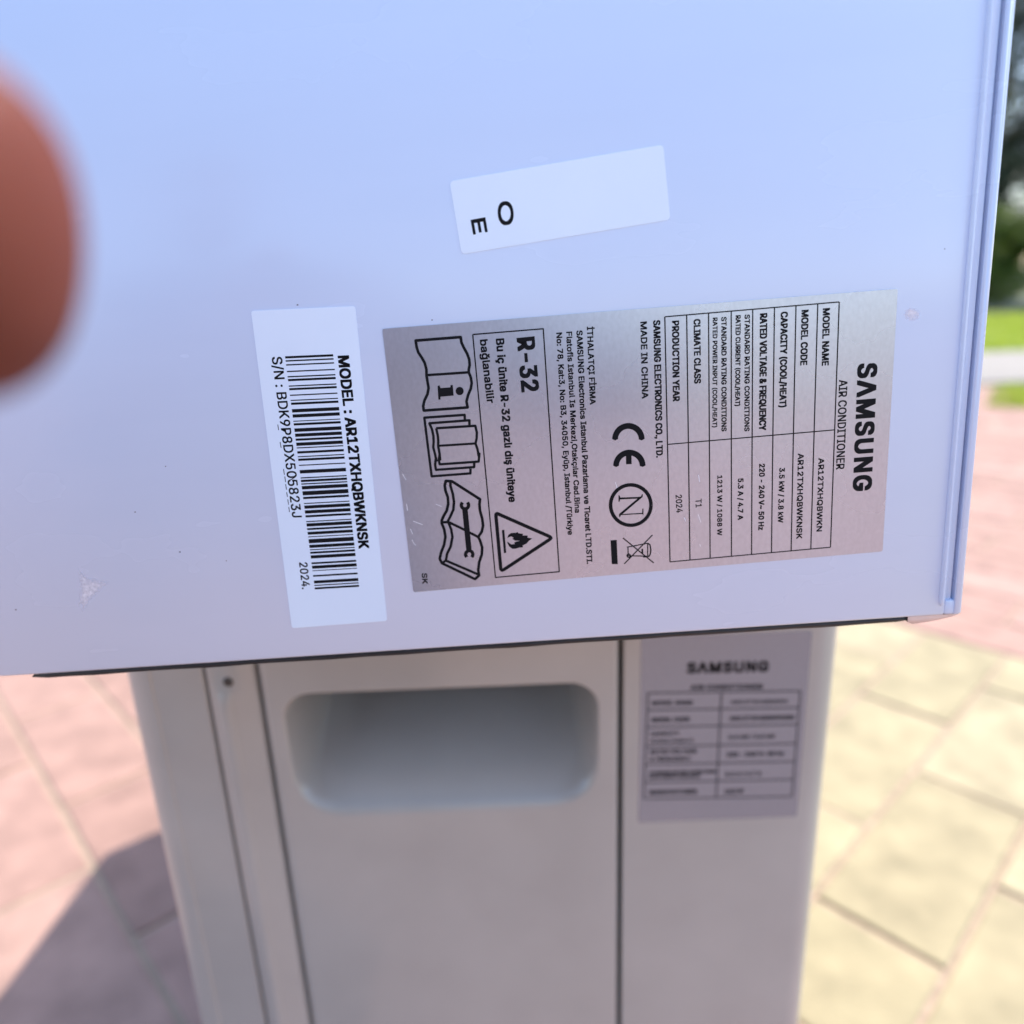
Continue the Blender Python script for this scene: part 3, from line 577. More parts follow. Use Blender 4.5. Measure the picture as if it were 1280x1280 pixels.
def rounded(corners, r, n=5):
    """rounded polygon from a list of corners (mm)"""
    out = []
    k = len(corners)
    for i in range(k):
        p0, p, p1 = (Vector(corners[(i + j) % k]) for j in (-1, 0, 1))
        a = (p0 - p).normalized() * r; b_ = (p1 - p).normalized() * r
        for j in range(n + 1):
            t = j / n
            out.append((p + a) * (1 - t) ** 2 + p * 2 * t * (1 - t) + (p + b_) * t ** 2)
    return out

def sticker(name, corners, r, thick, mat, parent, y0=0.0):
    pts = rounded(corners, r)
    n_ = len(pts)
    V = [(p.x * .001, -y0 * .001, p.y * .001) for p in pts] + [(p.x * .001, -(y0 + thick) * .001, p.y * .001) for p in pts]
    F = [tuple(range(n_, 2 * n_))] + [(i, (i + 1) % n_, n_ + (i + 1) % n_, n_ + i) for i in range(n_)]
    bm = bmesh.new(); vs = [bm.verts.new(v) for v in V]
    for f in F: bm.faces.new([vs[i] for i in f])
    return bm_obj(name, bm, mat, parent)

D = json.loads('''{"nameplate":[[-21.77,89.94],[108.23,89.84],[108.24,20.58],[-21.76,17.96]],"barcode":[[-54.55,96.88],[-27.97,96.04],[-30.21,9.82],[-57.61,9.56]],"nameplate_text":[["SΛMSUNG",99.12,72.05,99.32,38.14,5.01,0.24],["AIR CONDITIONER",94.5,68.27,94.64,44.53,2.2,0.18],["MODEL NAME",89.74,86.49,89.93,72.16,1.8,0.24],["MODEL CODE",84.42,86.5,84.43,72.69,1.8,0.24],["CAPACITY (COOL/HEAT)",79.21,86.45,79.31,62.23,1.8,0.24],["RATED VOLTAGE & FREQUENCY",73.99,86.45,74.1,56.53,1.86,0.235],["STANDARD RATING CONDITIONS",70.15,86.46,70.28,56.63,1.34,0.24],["RATED CURRENT (COOL/HEAT)",67.89,86.46,67.84,63.45,1.28,0.24],["STANDARD RATING CONDITIONS",64.28,86.33,64.28,57.07,1.34,0.24],["RATED POWER INPUT (COOL/HEAT)",62.12,86.33,61.92,58.29,1.22,0.24],["AR12TXHQBWKN",89.88,48.03,89.98,27.57,1.53,0.24],["AR12TXHQBWKNSK",84.42,49.69,84.57,25.84,1.58,0.24],["3.5 kW / 3.8 kW",79.61,46.15,79.45,30.84,1.47,0.24],["220 - 240 V~ 50 Hz",74.26,47.62,74.22,29.11,1.53,0.24],["5.3 A / 4.7 A",68.64,44.05,68.62,32.42,1.48,0.24],["1213 W / 1088 W",63.15,45.28,63.04,28.41,1.36,0.24],["CLIMATE CLASS",57.29,86.32,57.28,70.06,1.74,0.24],["PRODUCTION YEAR",51.83,86.33,51.68,65.87,1.8,0.24],["T1",57.25,39.17,57.29,36.77,1.66,0.18],["2024",51.91,40.69,52.07,35.68,1.71,0.18],["SAMSUNG ELECTRONICS CO., LTD.",47.09,86.81,46.99,51.31,1.8,0.24],["MADE IN CHINA",43.84,86.7,43.68,67.21,1.68,0.24],["İTHALATÇI FİRMA",30.25,86.5,30.08,66.68,1.57,0.24],["SAMSUNG Electronics Istanbul Pazarlama ve Ticaret LTD.STI.",27.55,85.76,27.11,22.79,1.57,0.24],["Flatofis Istanbul Is Merkezi,Otakçılar Cad.Bina",24.94,85.66,24.61,37.69,1.51,0.24],["No: 78, Kat:3, No: B3, 34050, Eyüp, Istanbul /Türkiye",22.39,85.62,22.33,31.56,1.51,0.24],["R-32",12.21,85.08,12.49,71.18,4.65,0.23],["Bu iç ünite R-32 gazlı dış üniteye",6.9,85.29,6.9,41.96,2.17,0.24],["bağlanabilir",2.8,85.35,3.27,69.0,2.03,0.24],["SK",-18.86,23.43,-18.99,20.24,1.53,0.24]],"barcode_text":[["MODEL : AR12TXHQBWKNSK",-34.1,84.11,-35.46,31.75,2.94,0.24],["S/N : BDK9P8DX505823J",-51.14,85.11,-52.43,42.01,2.66,0.18],["2024.",-52.57,29.05,-52.91,21.11,2.33,0.18]],"notice_text":[["E",3.06,114.11,3.39,110.65,3.68,0.24],["O",9.86,117.71,9.91,112.2,3.8,0.24]],"notice_corner":[[0.1,106.31],[45.47,109.92],[-0.61,113.47]],"bars":[[[-47.67,85.0],[-35.2,84.59],[-35.22,84.02],[-47.68,84.43]],[[-47.69,83.99],[-35.23,83.59],[-35.24,83.22],[-47.7,83.63]],[[-47.72,82.96],[-35.25,82.56],[-35.26,82.22],[-47.73,82.62]],[[-47.76,81.28],[-35.3,80.88],[-35.3,80.56],[-47.77,80.95]],[[-47.8,79.93],[-35.33,79.54],[-35.34,79.2],[-47.8,79.59]],[[-47.81,79.2],[-35.35,78.81],[-35.36,78.24],[-47.83,78.62]],[[-47.86,77.52],[-35.39,77.14],[-35.4,76.83],[-47.87,77.21]],[[-47.87,76.84],[-35.41,76.46],[-35.42,75.92],[-47.89,76.29]],[[-47.92,75.14],[-35.45,74.78],[-35.46,74.46],[-47.93,74.83]],[[-47.95,73.78],[-35.48,73.41],[-35.49,73.14],[-47.96,73.5]],[[-47.97,73.07],[-35.5,72.71],[-35.52,72.12],[-47.99,72.48]],[[-48.01,71.36],[-35.54,71.01],[-35.57,70.12],[-48.04,70.47]],[[-48.05,69.98],[-35.58,69.63],[-35.6,68.78],[-48.07,69.12]],[[-48.09,68.29],[-35.62,67.95],[-35.63,67.71],[-48.1,68.05]],[[-48.11,67.63],[-35.64,67.3],[-35.65,66.7],[-48.13,67.04]],[[-48.14,66.26],[-35.67,65.93],[-35.69,65.0],[-48.17,65.32]],[[-48.18,64.86],[-35.71,64.54],[-35.73,63.68],[-48.2,64.0]],[[-48.21,63.54],[-35.74,63.22],[-35.75,62.64],[-48.23,62.95]],[[-48.24,62.45],[-35.77,62.14],[-35.79,61.27],[-48.26,61.58]],[[-48.27,61.17],[-35.8,60.87],[-35.81,60.58],[-48.28,60.89]],[[-48.3,60.12],[-35.82,59.82],[-35.84,59.21],[-48.32,59.51]],[[-48.34,58.79],[-35.86,58.5],[-35.87,58.22],[-48.34,58.51]],[[-48.35,58.12],[-35.87,57.83],[-35.89,57.22],[-48.37,57.51]],[[-48.4,56.44],[-35.92,56.16],[-35.92,55.87],[-48.4,56.16]],[[-48.43,55.0],[-35.95,54.73],[-35.98,53.78],[-48.46,54.06]],[[-48.48,53.0],[-36.0,52.73],[-36.01,52.42],[-48.49,52.69]],[[-48.5,52.32],[-36.02,52.05],[-36.04,51.43],[-48.52,51.69]],[[-48.53,51.32],[-36.04,51.06],[-36.05,50.73],[-48.53,50.99]],[[-48.54,50.59],[-36.06,50.34],[-36.09,49.4],[-48.57,49.65]],[[-48.58,49.13],[-36.1,48.88],[-36.13,47.76],[-48.61,48.0]],[[-48.62,47.56],[-36.14,47.32],[-36.15,46.71],[-48.64,46.95]],[[-48.67,45.85],[-36.18,45.62],[-36.19,45.35],[-48.67,45.58]],[[-48.68,45.14],[-36.2,44.91],[-36.22,44.02],[-48.71,44.25]],[[-48.72,43.78],[-36.23,43.56],[-36.26,42.65],[-48.74,42.87]],[[-48.75,42.39],[-36.27,42.18],[-36.28,41.58],[-48.77,41.8]],[[-48.8,40.73],[-36.31,40.52],[-36.32,40.24],[-48.8,40.45]],[[-48.81,40.08],[-36.33,39.87],[-36.35,38.97],[-48.84,39.18]],[[-48.85,38.72],[-36.36,38.53],[-36.37,37.98],[-48.86,38.17]],[[-48.88,37.65],[-36.39,37.45],[-36.41,36.65],[-48.9,36.84]],[[-48.91,36.34],[-36.42,36.15],[-36.43,35.9],[-48.92,36.08]],[[-48.93,35.55],[-36.44,35.37],[-36.47,34.19],[-48.96,34.36]],[[-48.97,33.91],[-36.48,33.73],[-36.5,32.85],[-48.99,33.02]],[[-49.0,32.61],[-36.51,32.44],[-36.52,32.16],[-49.01,32.33]],[[-49.02,31.9],[-36.53,31.73],[-36.54,31.15],[-49.04,31.31]],[[-49.05,30.85],[-36.56,30.69],[-36.58,29.77],[-49.07,29.93]],[[-49.1,28.8],[-36.61,28.65],[-36.62,28.11],[-49.11,28.26]],[[-49.13,27.82],[-36.63,27.67],[-36.65,26.77],[-49.15,26.92]],[[-49.16,26.45],[-36.67,26.31],[-36.67,26.08],[-49.17,26.22]],[[-49.2,25.05],[-36.7,24.92],[-36.71,24.43],[-49.21,24.56]],[[-49.24,23.41],[-36.74,23.29],[-36.76,22.43],[-49.26,22.55]],[[-49.27,22.13],[-36.77,22.02],[-36.78,21.7],[-49.28,21.82]],[[-49.29,21.37],[-36.79,21.26],[-36.81,20.69],[-49.31,20.8]]],"underlines":[[[-52.34,67.61],[-52.37,66.11]],[[-52.47,62.96],[-52.44,61.4]],[[-52.71,55.63],[-52.71,54.04]],[[-52.69,53.56],[-52.71,52.0]],[[-52.8,51.43],[-52.79,49.92]],[[-52.86,49.19],[-52.85,47.93]],[[-52.87,47.2],[-52.89,45.72]],[[-52.93,45.09],[-52.95,43.64]]],"slash":[[-51.65,52.34],[-49.99,53.15]],"lines":[[[[93.79,87.76],[93.97,22.82]],0.291],[[[88.44,87.66],[88.62,22.68]],0.291],[[[83.0,87.74],[83.26,22.6]],0.291],[[[77.62,87.7],[77.9,22.52]],0.291],[[[72.18,87.72],[72.46,22.44]],0.291],[[[66.78,87.73],[66.95,22.31]],0.291],[[[61.08,87.66],[61.11,22.06]],0.291],[[[55.57,87.51],[55.56,21.91]],0.299],[[[50.05,87.46],[50.06,21.75]],0.299],[[[50.05,87.46],[93.79,87.76]],0.28],[[[50.06,21.75],[93.97,22.82]],0.28],[[[50.02,54.68],[93.69,55.31]],0.27],[[[1.13,86.79],[19.18,86.85],[19.38,21.1],[1.55,20.69],[1.13,86.79]],0.315]],"flame":[[5.69,31.86],[6.11,32.81],[6.92,33.29],[8.12,33.24],[8.68,33.43],[8.83,33.07],[10.15,32.79],[9.98,32.35],[11.4,32.21],[11.27,31.63],[12.53,31.27],[11.63,30.7],[10.89,29.94],[9.73,29.45],[9.9,28.93],[8.75,28.92],[7.78,28.68],[6.91,28.69],[6.1,29.38],[5.66,30.41],[5.65,30.87],[6.18,30.43],[6.75,29.97],[7.71,30.08],[7.47,30.41],[8.01,30.69],[9.15,30.88],[7.78,31.04],[7.05,31.58],[7.49,31.81],[6.84,32.31],[6.05,32.1]],"strokes":[[[[-13.59,86.38],[-2.0,86.38],[-1.93,85.02],[-1.44,83.71],[-0.72,82.1],[-0.33,80.64],[-0.34,79.22],[-0.68,78.09],[-0.74,77.38],[-0.34,76.05],[-0.23,74.6],[-0.6,73.17],[-1.49,71.48],[-2.02,69.91],[-1.86,68.37],[-13.43,68.41],[-13.46,69.59],[-12.97,71.02],[-12.01,72.57],[-11.55,74.14],[-11.66,75.89],[-11.74,77.34],[-11.6,78.92],[-11.88,80.66],[-12.47,81.99],[-13.2,83.32],[-13.49,84.62]],0.624,true],[[[-11.72,77.48],[-0.74,77.38]],0.567,false],[[[-2.9,65.15],[-2.84,66.49],[-13.49,66.54],[-13.2,50.69],[-2.72,50.72],[-2.6,51.99]],0.567,false],[[[-1.83,63.52],[-1.7,64.98],[-12.31,64.96],[-11.79,63.37],[-11.59,61.55],[-11.7,59.9],[-11.96,58.55],[-11.67,56.7],[-11.5,54.85],[-11.53,55.66],[-11.94,53.81],[-11.87,52.37],[-1.57,52.37],[-1.46,53.6]],0.567,false],[[[-10.67,63.52],[-10.43,61.76],[-10.44,60.26],[-10.61,58.81],[-10.45,56.92],[-10.45,55.08],[-10.5,56.33],[-10.84,54.86],[-10.69,53.79],[-0.26,53.77],[0.15,55.91],[-0.11,55.23],[-0.25,57.07],[-0.65,58.71],[-0.23,60.1],[-0.03,61.59],[-0.29,63.41],[-10.67,63.52]],0.567,false],[[[-10.61,58.81],[-0.65,58.71]],0.51,false],[[[-9.52,49.16],[-9.94,47.98],[-9.9,46.52],[-9.43,44.53],[-9.5,42.81],[-10.1,40.88],[-11.08,39.47],[-11.73,38.27],[-11.82,37.4],[-11.33,35.74],[-11.2,33.47],[-11.79,31.23],[-12.86,29.02],[-13.4,27.27],[-12.93,25.95],[-4.18,20.6],[-2.94,21.61],[-3.05,23.17],[-2.6,25.46],[-1.68,27.69],[-1.38,29.71],[-1.81,31.77],[-2.2,32.81],[-1.11,34.24],[-0.6,35.96],[-0.67,37.96],[-1.07,40.22],[-1.08,41.95],[-0.79,43.4],[-7.88,48.92]],0.662,true],[[[-8.36,48.84],[-8.41,47.63],[-7.99,45.4],[-7.89,43.19],[-8.29,41.0],[-9.32,39.09],[-10.08,37.9],[-9.42,35.6],[-9.28,33.33],[-10.03,30.6],[-11.19,28.64],[-11.76,26.64],[-3.16,21.93]],0.618,false],[[[-11.79,37.73],[-9.83,37.58],[-6.19,35.36],[-2.2,32.76]],0.618,false],[[[-11.76,26.64],[-12.93,25.95]],0.574,false],[[[-5.13,41.01],[-5.09,28.96]],1.28,false],[[[-4.28,42.75],[-4.07,42.41],[-4.01,42.0],[-4.12,41.6],[-4.36,41.27],[-4.71,41.06],[-5.11,41.01],[-5.49,41.12],[-5.8,41.38],[-5.98,41.74],[-6.01,42.15],[-5.88,42.54],[-5.61,42.85]],0.794,false],[[[-5.88,27.2],[-6.09,27.56],[-6.15,27.98],[-6.04,28.4],[-5.79,28.74],[-5.44,28.96],[-5.03,29.01],[-4.64,28.9],[-4.33,28.63],[-4.15,28.26],[-4.12,27.84],[-4.25,27.43],[-4.52,27.1]],0.794,false],[[[3.52,39.07],[17.41,31.45],[17.68,31.03],[17.37,30.7],[4.03,22.8],[3.49,22.66],[3.23,23.1],[3.13,38.57],[3.21,38.92]],0.819,true],[[[4.76,34.31],[4.79,27.66]],0.567,false],[[[36.29,57.1],[36.33,57.56],[36.44,58.01],[36.61,58.44],[36.82,58.84],[37.09,59.2],[37.41,59.53],[37.76,59.81],[38.15,60.03],[38.57,60.21],[39.01,60.32],[39.46,60.38],[39.91,60.38],[40.37,60.31],[40.81,60.19],[41.24,60.01],[41.64,59.77],[42.02,59.49],[42.35,59.16],[42.64,58.79],[42.88,58.39],[43.07,57.96],[43.21,57.51],[43.28,57.04],[43.3,56.58]],1.318,false],[[[36.26,49.9],[36.31,50.37],[36.41,50.83],[36.58,51.27],[36.8,51.68],[37.07,52.05],[37.39,52.38],[37.75,52.66],[38.14,52.9],[38.56,53.07],[39.0,53.19],[39.46,53.25],[39.92,53.25],[40.38,53.18],[40.83,53.06],[41.26,52.87],[41.67,52.64],[42.04,52.35],[42.38,52.01],[42.67,51.63],[42.92,51.22],[43.11,50.78],[43.24,50.33],[43.32,49.86],[43.34,49.38]],1.318,false],[[[39.74,53.65],[39.69,50.1]],1.258,false],[[[45.26,38.38],[45.19,37.65],[45.03,36.93],[44.78,36.24],[44.45,35.6],[44.04,35.01],[43.55,34.48],[42.99,34.02],[42.39,33.65],[41.73,33.37],[41.04,33.18],[40.34,33.08],[39.62,33.08],[38.9,33.19],[38.2,33.38],[37.53,33.67],[36.9,34.05],[36.32,34.51],[35.8,35.05],[35.35,35.64],[34.98,36.29],[34.69,36.98],[34.49,37.7],[34.38,38.44],[34.36,39.19],[34.44,39.92],[34.6,40.63],[34.86,41.31],[35.2,41.95],[35.62,42.53],[36.11,43.05],[36.66,43.49],[37.27,43.85],[37.91,44.13],[38.59,44.32],[39.29,44.41],[40.0,44.4],[40.7,44.3],[41.39,44.11],[42.06,43.82],[42.68,43.45],[43.26,43.01],[43.78,42.48],[44.23,41.9],[44.61,41.26],[44.9,40.58],[45.11,39.86],[45.23,39.13],[45.26,38.38]],0.838,false],[[[37.36,29.61],[45.6,21.76]],0.287,false],[[[45.45,29.9],[37.45,22.1]],0.287,false],[[[38.34,26.88],[44.07,27.6],[43.96,23.86],[38.61,24.38],[38.64,26.86]],0.265,false],[[[44.07,27.6],[44.66,27.18],[44.89,25.71],[44.7,24.45],[44.26,23.71],[43.96,23.86]],0.331,false],[[[39.22,24.36],[39.18,24.18],[39.07,24.03],[38.92,23.94],[38.74,23.91],[38.57,23.96],[38.42,24.08],[38.33,24.24],[38.3,24.43],[38.34,24.61],[38.45,24.76],[38.6,24.85],[38.78,24.88],[38.95,24.83],[39.09,24.71],[39.19,24.55],[39.22,24.36]],0.287,false],[[[42.55,26.13],[42.54,24.54]],0.397,false],[[[42.7,23.83],[43.66,23.76]],0.441,false]],"polys":[[[33.92,29.19],[35.63,29.19],[35.66,22.14],[34.0,22.26]],[[-9.16,74.45],[-8.69,74.71],[-8.42,73.9],[-5.88,73.92],[-5.77,74.49],[-5.19,74.44],[-5.22,71.71],[-8.65,71.67],[-8.78,70.92],[-9.31,70.96]],[[-2.5,72.7],[-2.58,72.37],[-2.76,72.08],[-3.01,71.86],[-3.32,71.73],[-3.65,71.7],[-3.97,71.78],[-4.25,71.96],[-4.46,72.21],[-4.58,72.52],[-4.6,72.86],[-4.52,73.18],[-4.34,73.47],[-4.09,73.69],[-3.78,73.82],[-3.45,73.85],[-3.13,73.77],[-2.85,73.6],[-2.64,73.34],[-2.52,73.03]],[[36.6,41.76],[36.89,41.74],[37.02,41.11],[41.69,40.92],[42.65,41.0],[42.89,41.6],[43.15,41.58],[43.09,40.82],[37.51,36.44],[42.59,36.37],[42.81,36.36],[42.92,37.59],[43.18,37.57],[43.17,35.79],[42.94,35.8],[42.88,36.04],[37.05,36.16],[36.81,35.63],[36.55,35.65],[36.53,36.12],[36.54,36.51],[41.67,40.46],[37.0,40.57],[36.83,39.97],[36.53,39.99]]],"scratches":[[[-20.82,43.65],[-20.74,41.66]],[[-20.56,36.42],[-20.11,35.0]],[[-20.53,33.39],[-20.06,32.22],[-19.52,31.59]],[[-12.88,42.94],[-11.3,42.08]],[[-19.59,38.6],[-17.07,37.41]],[[-20.95,51.94],[-20.2,50.19]],[[58.15,45.81],[58.45,43.83]],[[57.91,34.91],[58.66,32.5]],[[54.17,34.18],[54.54,33.14]],[[58.28,26.4],[58.47,25.57]],[[35.89,45.49],[36.56,42.81]]],"specks":[[-95.24,46.7],[-85.19,34.43],[-72.76,30.94],[-135.25,20.8],[119.22,98.49],[-84.38,58.65],[-42.53,97.44],[-8.9,91.15]],"blotch":[[[-114.45,31.37],[-112.97,28.88],[-110.83,28.24],[-107.43,27.04],[-110.78,24.39],[-113.59,22.17],[-116.08,19.42],[-116.83,21.19],[-115.26,25.92]],[[114.22,83.18],[113.89,82.28],[112.92,81.78],[111.68,81.88],[110.64,82.54],[110.21,83.5],[110.54,84.39],[111.52,84.88],[112.76,84.77],[113.79,84.11]]],"unit_text":[["SΛMSUNG",69.1,464.8,102.8,464.1,5.1],["AIR CONDITIONER",70.8,457.1,101.0,456.2,2.4],["MODEL NAME",55.0,450.6,72.3,450.1,2.1],["MODEL CODE",55.0,442.5,71.2,442.1,2.2],["CAPACITY",54.7,435.9,67.0,435.7,1.9],["(COOL/HEAT)",54.7,432.3,72.9,431.8,1.9],["RATED VOLTAGE",54.7,427.0,74.8,426.5,2.1],["& FREQUENCY",54.6,423.4,72.3,422.9,2.0],["STANDARD RATING CONDITIONS",54.5,416.7,83.2,416.1,1.7],["RATED CURRENT (COOL/HEAT)",54.5,414.6,76.6,414.1,1.7],["MANUFACTURER",54.6,406.5,75.5,406.0,2.3],["AR12TXHQBWKN",87.9,449.7,111.7,449.0,1.8],["AR12TXHQBWKNSK",87.8,441.7,115.4,441.0,2.2],["3.5 kW / 3.8 kW",87.7,432.7,107.7,432.3,2.0],["220 - 240 V~ 50 Hz",87.6,424.0,112.1,423.5,2.3],["5.3 A / 4.7 A",87.3,414.2,103.0,414.0,2.2],["1213 W",87.4,405.3,95.7,405.4,2.2]],"unit_lines":[[[53.2,456.5],[116.8,454.6]],[[53.3,448.4],[116.9,446.7]],[[53.2,440.2],[116.9,438.6]],[[53.1,430.7],[117.1,429.3]],[[52.6,421.8],[116.9,420.4]],[[52.5,412.8],[116.9,411.3]],[[52.3,404.5],[117.1,402.5]],[[53.3,456.5],[52.3,404.5]],[[83.9,455.6],[83.9,403.4]],[[116.8,454.6],[117.1,402.5]]]}''')

# ------------------------------------------------------------------ outdoor unit (stands on the paving)
UY, UX0, UX1, UTOP = .2712, -.1640, .1342, .4970
unit = tag(empty('outdoor_unit', (0, UY, 0)),
           'cream metal outdoor unit with scooped handle and silver label, under the white unit', 'air conditioner')

def extrude_profile(name, prof, z0, z1, mat, parent, angle=35):
    """closed (x, y) outline in metres, extruded upwards"""
    bm = bmesh.new()
    a = [bm.verts.new((x, y, z0)) for x, y in prof]; b_ = [bm.verts.new((x, y, z1)) for x, y in prof]
    k = len(prof)
    for i in range(k): bm.faces.new((a[i], a[(i + 1) % k], b_[(i + 1) % k], b_[i]))
    bm.faces.new(a[::-1]); bm.faces.new(b_)
    return bm_obj(name, bm, mat, parent, angle=angle)

def arc_pts(cx, cy, r, a0, a1, n=8):
    return [(cx + r * math.cos(R(a0 + (a1 - a0) * i / n)), cy + r * math.sin(R(a0 + (a1 - a0) * i / n))) for i in range(n + 1)]

ZB = .045
bevel_box('casing', (UX0 + .0008, .012, ZB + .001), (UX1 - .0008, .76, UTOP - .004), .006, M['casing'], unit)
bevel_box('top_cover', (UX0 - .001, .0035, UTOP - .0045), (UX1 + .001, .764, UTOP), .0018, M['casing'], unit)
bevel_box('base_pan', (UX0 - .002, -.002, ZB - .012), (UX1 + .002, .764, ZB), .003, M['casing'], unit)
for yy in (.12, .62):
    bevel_box('foot', (UX0 - .015, yy, -.001), (UX1 + .015, yy + .05, ZB - .0125), .006, M['rubber'], unit)
# corner post, left: rounded outer corner with a flat, slightly stepped face
lp = arc_pts(UX0 + .011, .011, .011, 180, 270, 10)
prof = [(UX0, .011)] + lp[1:] + [(-.1510, .0), (-.1502, .0007), (-.1302, .0007)] + arc_pts(-.1302, .0016, .0009, 270, 360, 4) + [(-.1293, .0125), (UX0, .0125)]
extrude_profile('corner_post', prof, ZB, UTOP - .0046, M['casing'], unit)
# narrow strip with an embossed rib and a screw
prof = [(-.1280, .0125), (-.1280, .0012)] + [(-.1274, .0005), (-.1258, .0005)] + \
    [(-.1258 + .0075 * i / 12, .0005 - .0022 * math.sin(math.pi * i / 12) ** .7) for i in range(1, 13)] + \
    [(-.1088, .0005), (-.1082, .0012), (-.1082, .0125)]
bm = bmesh.new(); rows = []
for z, s_ in ((ZB, 1), (.4560, 1), (.4600, .85), (.4630, .5), (.4650, 0), (UTOP - .0046, 0)):
    rows.append([bm.verts.new((x, .0005 + (y - .0005) * s_ if y < .0005 else y, z)) for x, y in prof])
for a, b_ in zip(rows, rows[1:]):
    for i in range(len(prof)): bm.faces.new((a[i], a[(i + 1) % len(prof)], b_[(i + 1) % len(prof)], b_[i]))
bm_obj('side_strip', bm, M['casing'], unit, angle=60)
bm = bmesh.new()
bmesh.ops.create_cone(bm, cap_ends=True, segments=20, radius1=.0023, radius2=.0016, depth=.0010,
                      matrix=Matrix.Translation((-.1193, .0002, .4690)) @ Matrix.Rotation(R(90), 4, 'X'))
bm_obj('screw', bm, M['screw'], unit, angle=40)
# panel with the scooped handle: one height field
HX0, HX1 = -.1062, .0412
RX0, RX1, RZ0, RZ1 = -.0990, .0332, .3995, .4625
def smooth(t):
    t = max(0, min(1, t)); return t * t * (3 - 2 * t)
def scoop(x, z):
    if not (RX0 < x < RX1 and RZ0 < z < RZ1): return 0.0
    cx, cz = (RX0 + RX1) / 2, (RZ0 + RZ1) / 2
    hx, hz = (RX1 - RX0) / 2, (RZ1 - RZ0) / 2
    r = .013 if z > cz else .024
    qx, qz = abs(x - cx) - (hx - r), abs(z - cz) - (hz - r)
    d = r - (math.hypot(max(qx, 0), max(qz, 0)) + min(max(qx, qz), 0))     # inside distance
    if d <= 0: return 0.0
    lip = smooth(d / .0085)
    bot = max(0, min(1, (z - RZ0) / (RZ1 - RZ0))) ** 1.9
    side = .75 + .25 * smooth(min(x - RX0, RX1 - x) / .022)
    return .200 * lip * bot * side
def rng(a, b_, s):
    k = max(1, int(round((b_ - a) / s))); return [a + (b_ - a) * i / k for i in range(k)]
xs = rng(HX0, RX0 - .001, .002) + rng(RX0 - .001, RX0 + .012, .0006) + rng(RX0 + .012, RX1 - .012, .002) + rng(RX1 - .012, RX1 + .001, .0006) + rng(RX1 + .001, HX1, .001) + [HX1]
zs = rng(ZB, RZ0 - .002, .03) + rng(RZ0 - .002, RZ1 - .014, .0012) + rng(RZ1 - .014, RZ1 + .001, .0006) + rng(RZ1 + .001, UTOP - .0046, .004) + [UTOP - .0046]
bm = bmesh.new()
grid = [[bm.verts.new((x, scoop(x, z) + .0012 * (1 - smooth(min(x - HX0, HX1 - x) / .0014)), z)) for x in xs] for z in zs]
for j in range(len(zs) - 1):
    for i in range(len(xs) - 1):
        bm.faces.new((grid[j][i], grid[j][i + 1], grid[j + 1][i + 1], grid[j + 1][i]))
for i in (0, len(xs) - 1):                                   # returned edges
    back = [bm.verts.new((xs[i], .0118, z)) for z in zs]
    for j in range(len(zs) - 1):
        bm.faces.new((grid[j][i], back[j], back[j + 1], grid[j + 1][i]))
hp = bm_obj('handle_panel', bm, M['casing'], unit, smooth=True)
# cut the casing front away behind the scoop by building it as a frame: the casing box starts behind the scoop
casing = [o for o in unit.children if o.name.startswith('casing')][0]
for v in casing.data.vertices:
    if v.co.y < .05: v.co.y += .207
# right panel, rounded outer corner
rp = arc_pts(UX1 - .012, .012, .012, 270, 360, 10)
prof = [(.0432, .0125), (.0432, .0010)] + arc_pts(.0440, .0008, .0008, 180, 270, 4)[1:] + [(UX1 - .0125, .0)] + rp + [(UX1, .2185), (UX1 - .002, .2185), (UX1 - .003, .0125)]
extrude_profile('side_panel', prof, ZB, UTOP - .0046, M['casing'], unit)
bevel_box('post_return', (UX0 + .0002, .0127, ZB + .001), (UX0 + .002, .2185, UTOP - .0046), 0, M['casing'], unit)

# silver label on the right panel, in the unit's frame (mm)
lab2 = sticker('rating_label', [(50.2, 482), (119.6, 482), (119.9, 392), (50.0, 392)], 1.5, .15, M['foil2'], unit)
lab2["label"] = "silver rating label of the cream unit below"
b2 = Print(); p2 = Print()
for i, row in enumerate(D['unit_text']):
    s, u0, v0, u1, v1, cap = row
    (b2 if i == 0 else p2).text(s, u0, v0, u1, v1, cap, .27 if i == 0 else .28, .14 if i == 0 else .01)
b2.build('brand_lettering', M['ink'], lab2, .17)
p2.build('printed_text', M['ink_grey'], lab2, .17)
g2_ = Print()
for a, b_ in D['unit_lines']: g2_.stroke([a, b_], .65)
g2_.build('table_grid', M['ink_grey'], lab2, .17)

# ------------------------------------------------------------------ indoor unit (rests on the outdoor unit, its end towards the camera)
MI = Matrix(((0.99911, 0.02004, -0.03722, -0.00611), (-0.01887, 0.99933, 0.03148, 0.19156), (0.03782, -0.03075, 0.99881, 0.5218), (0, 0, 0, 1)))
indoor = tag(empty('indoor_unit', mat=MI),
             'glossy white indoor unit lying on the cream unit, its stickered end facing the camera', 'air conditioner')
PX0, PX1, PZ1 = -.1500, .1313, .208
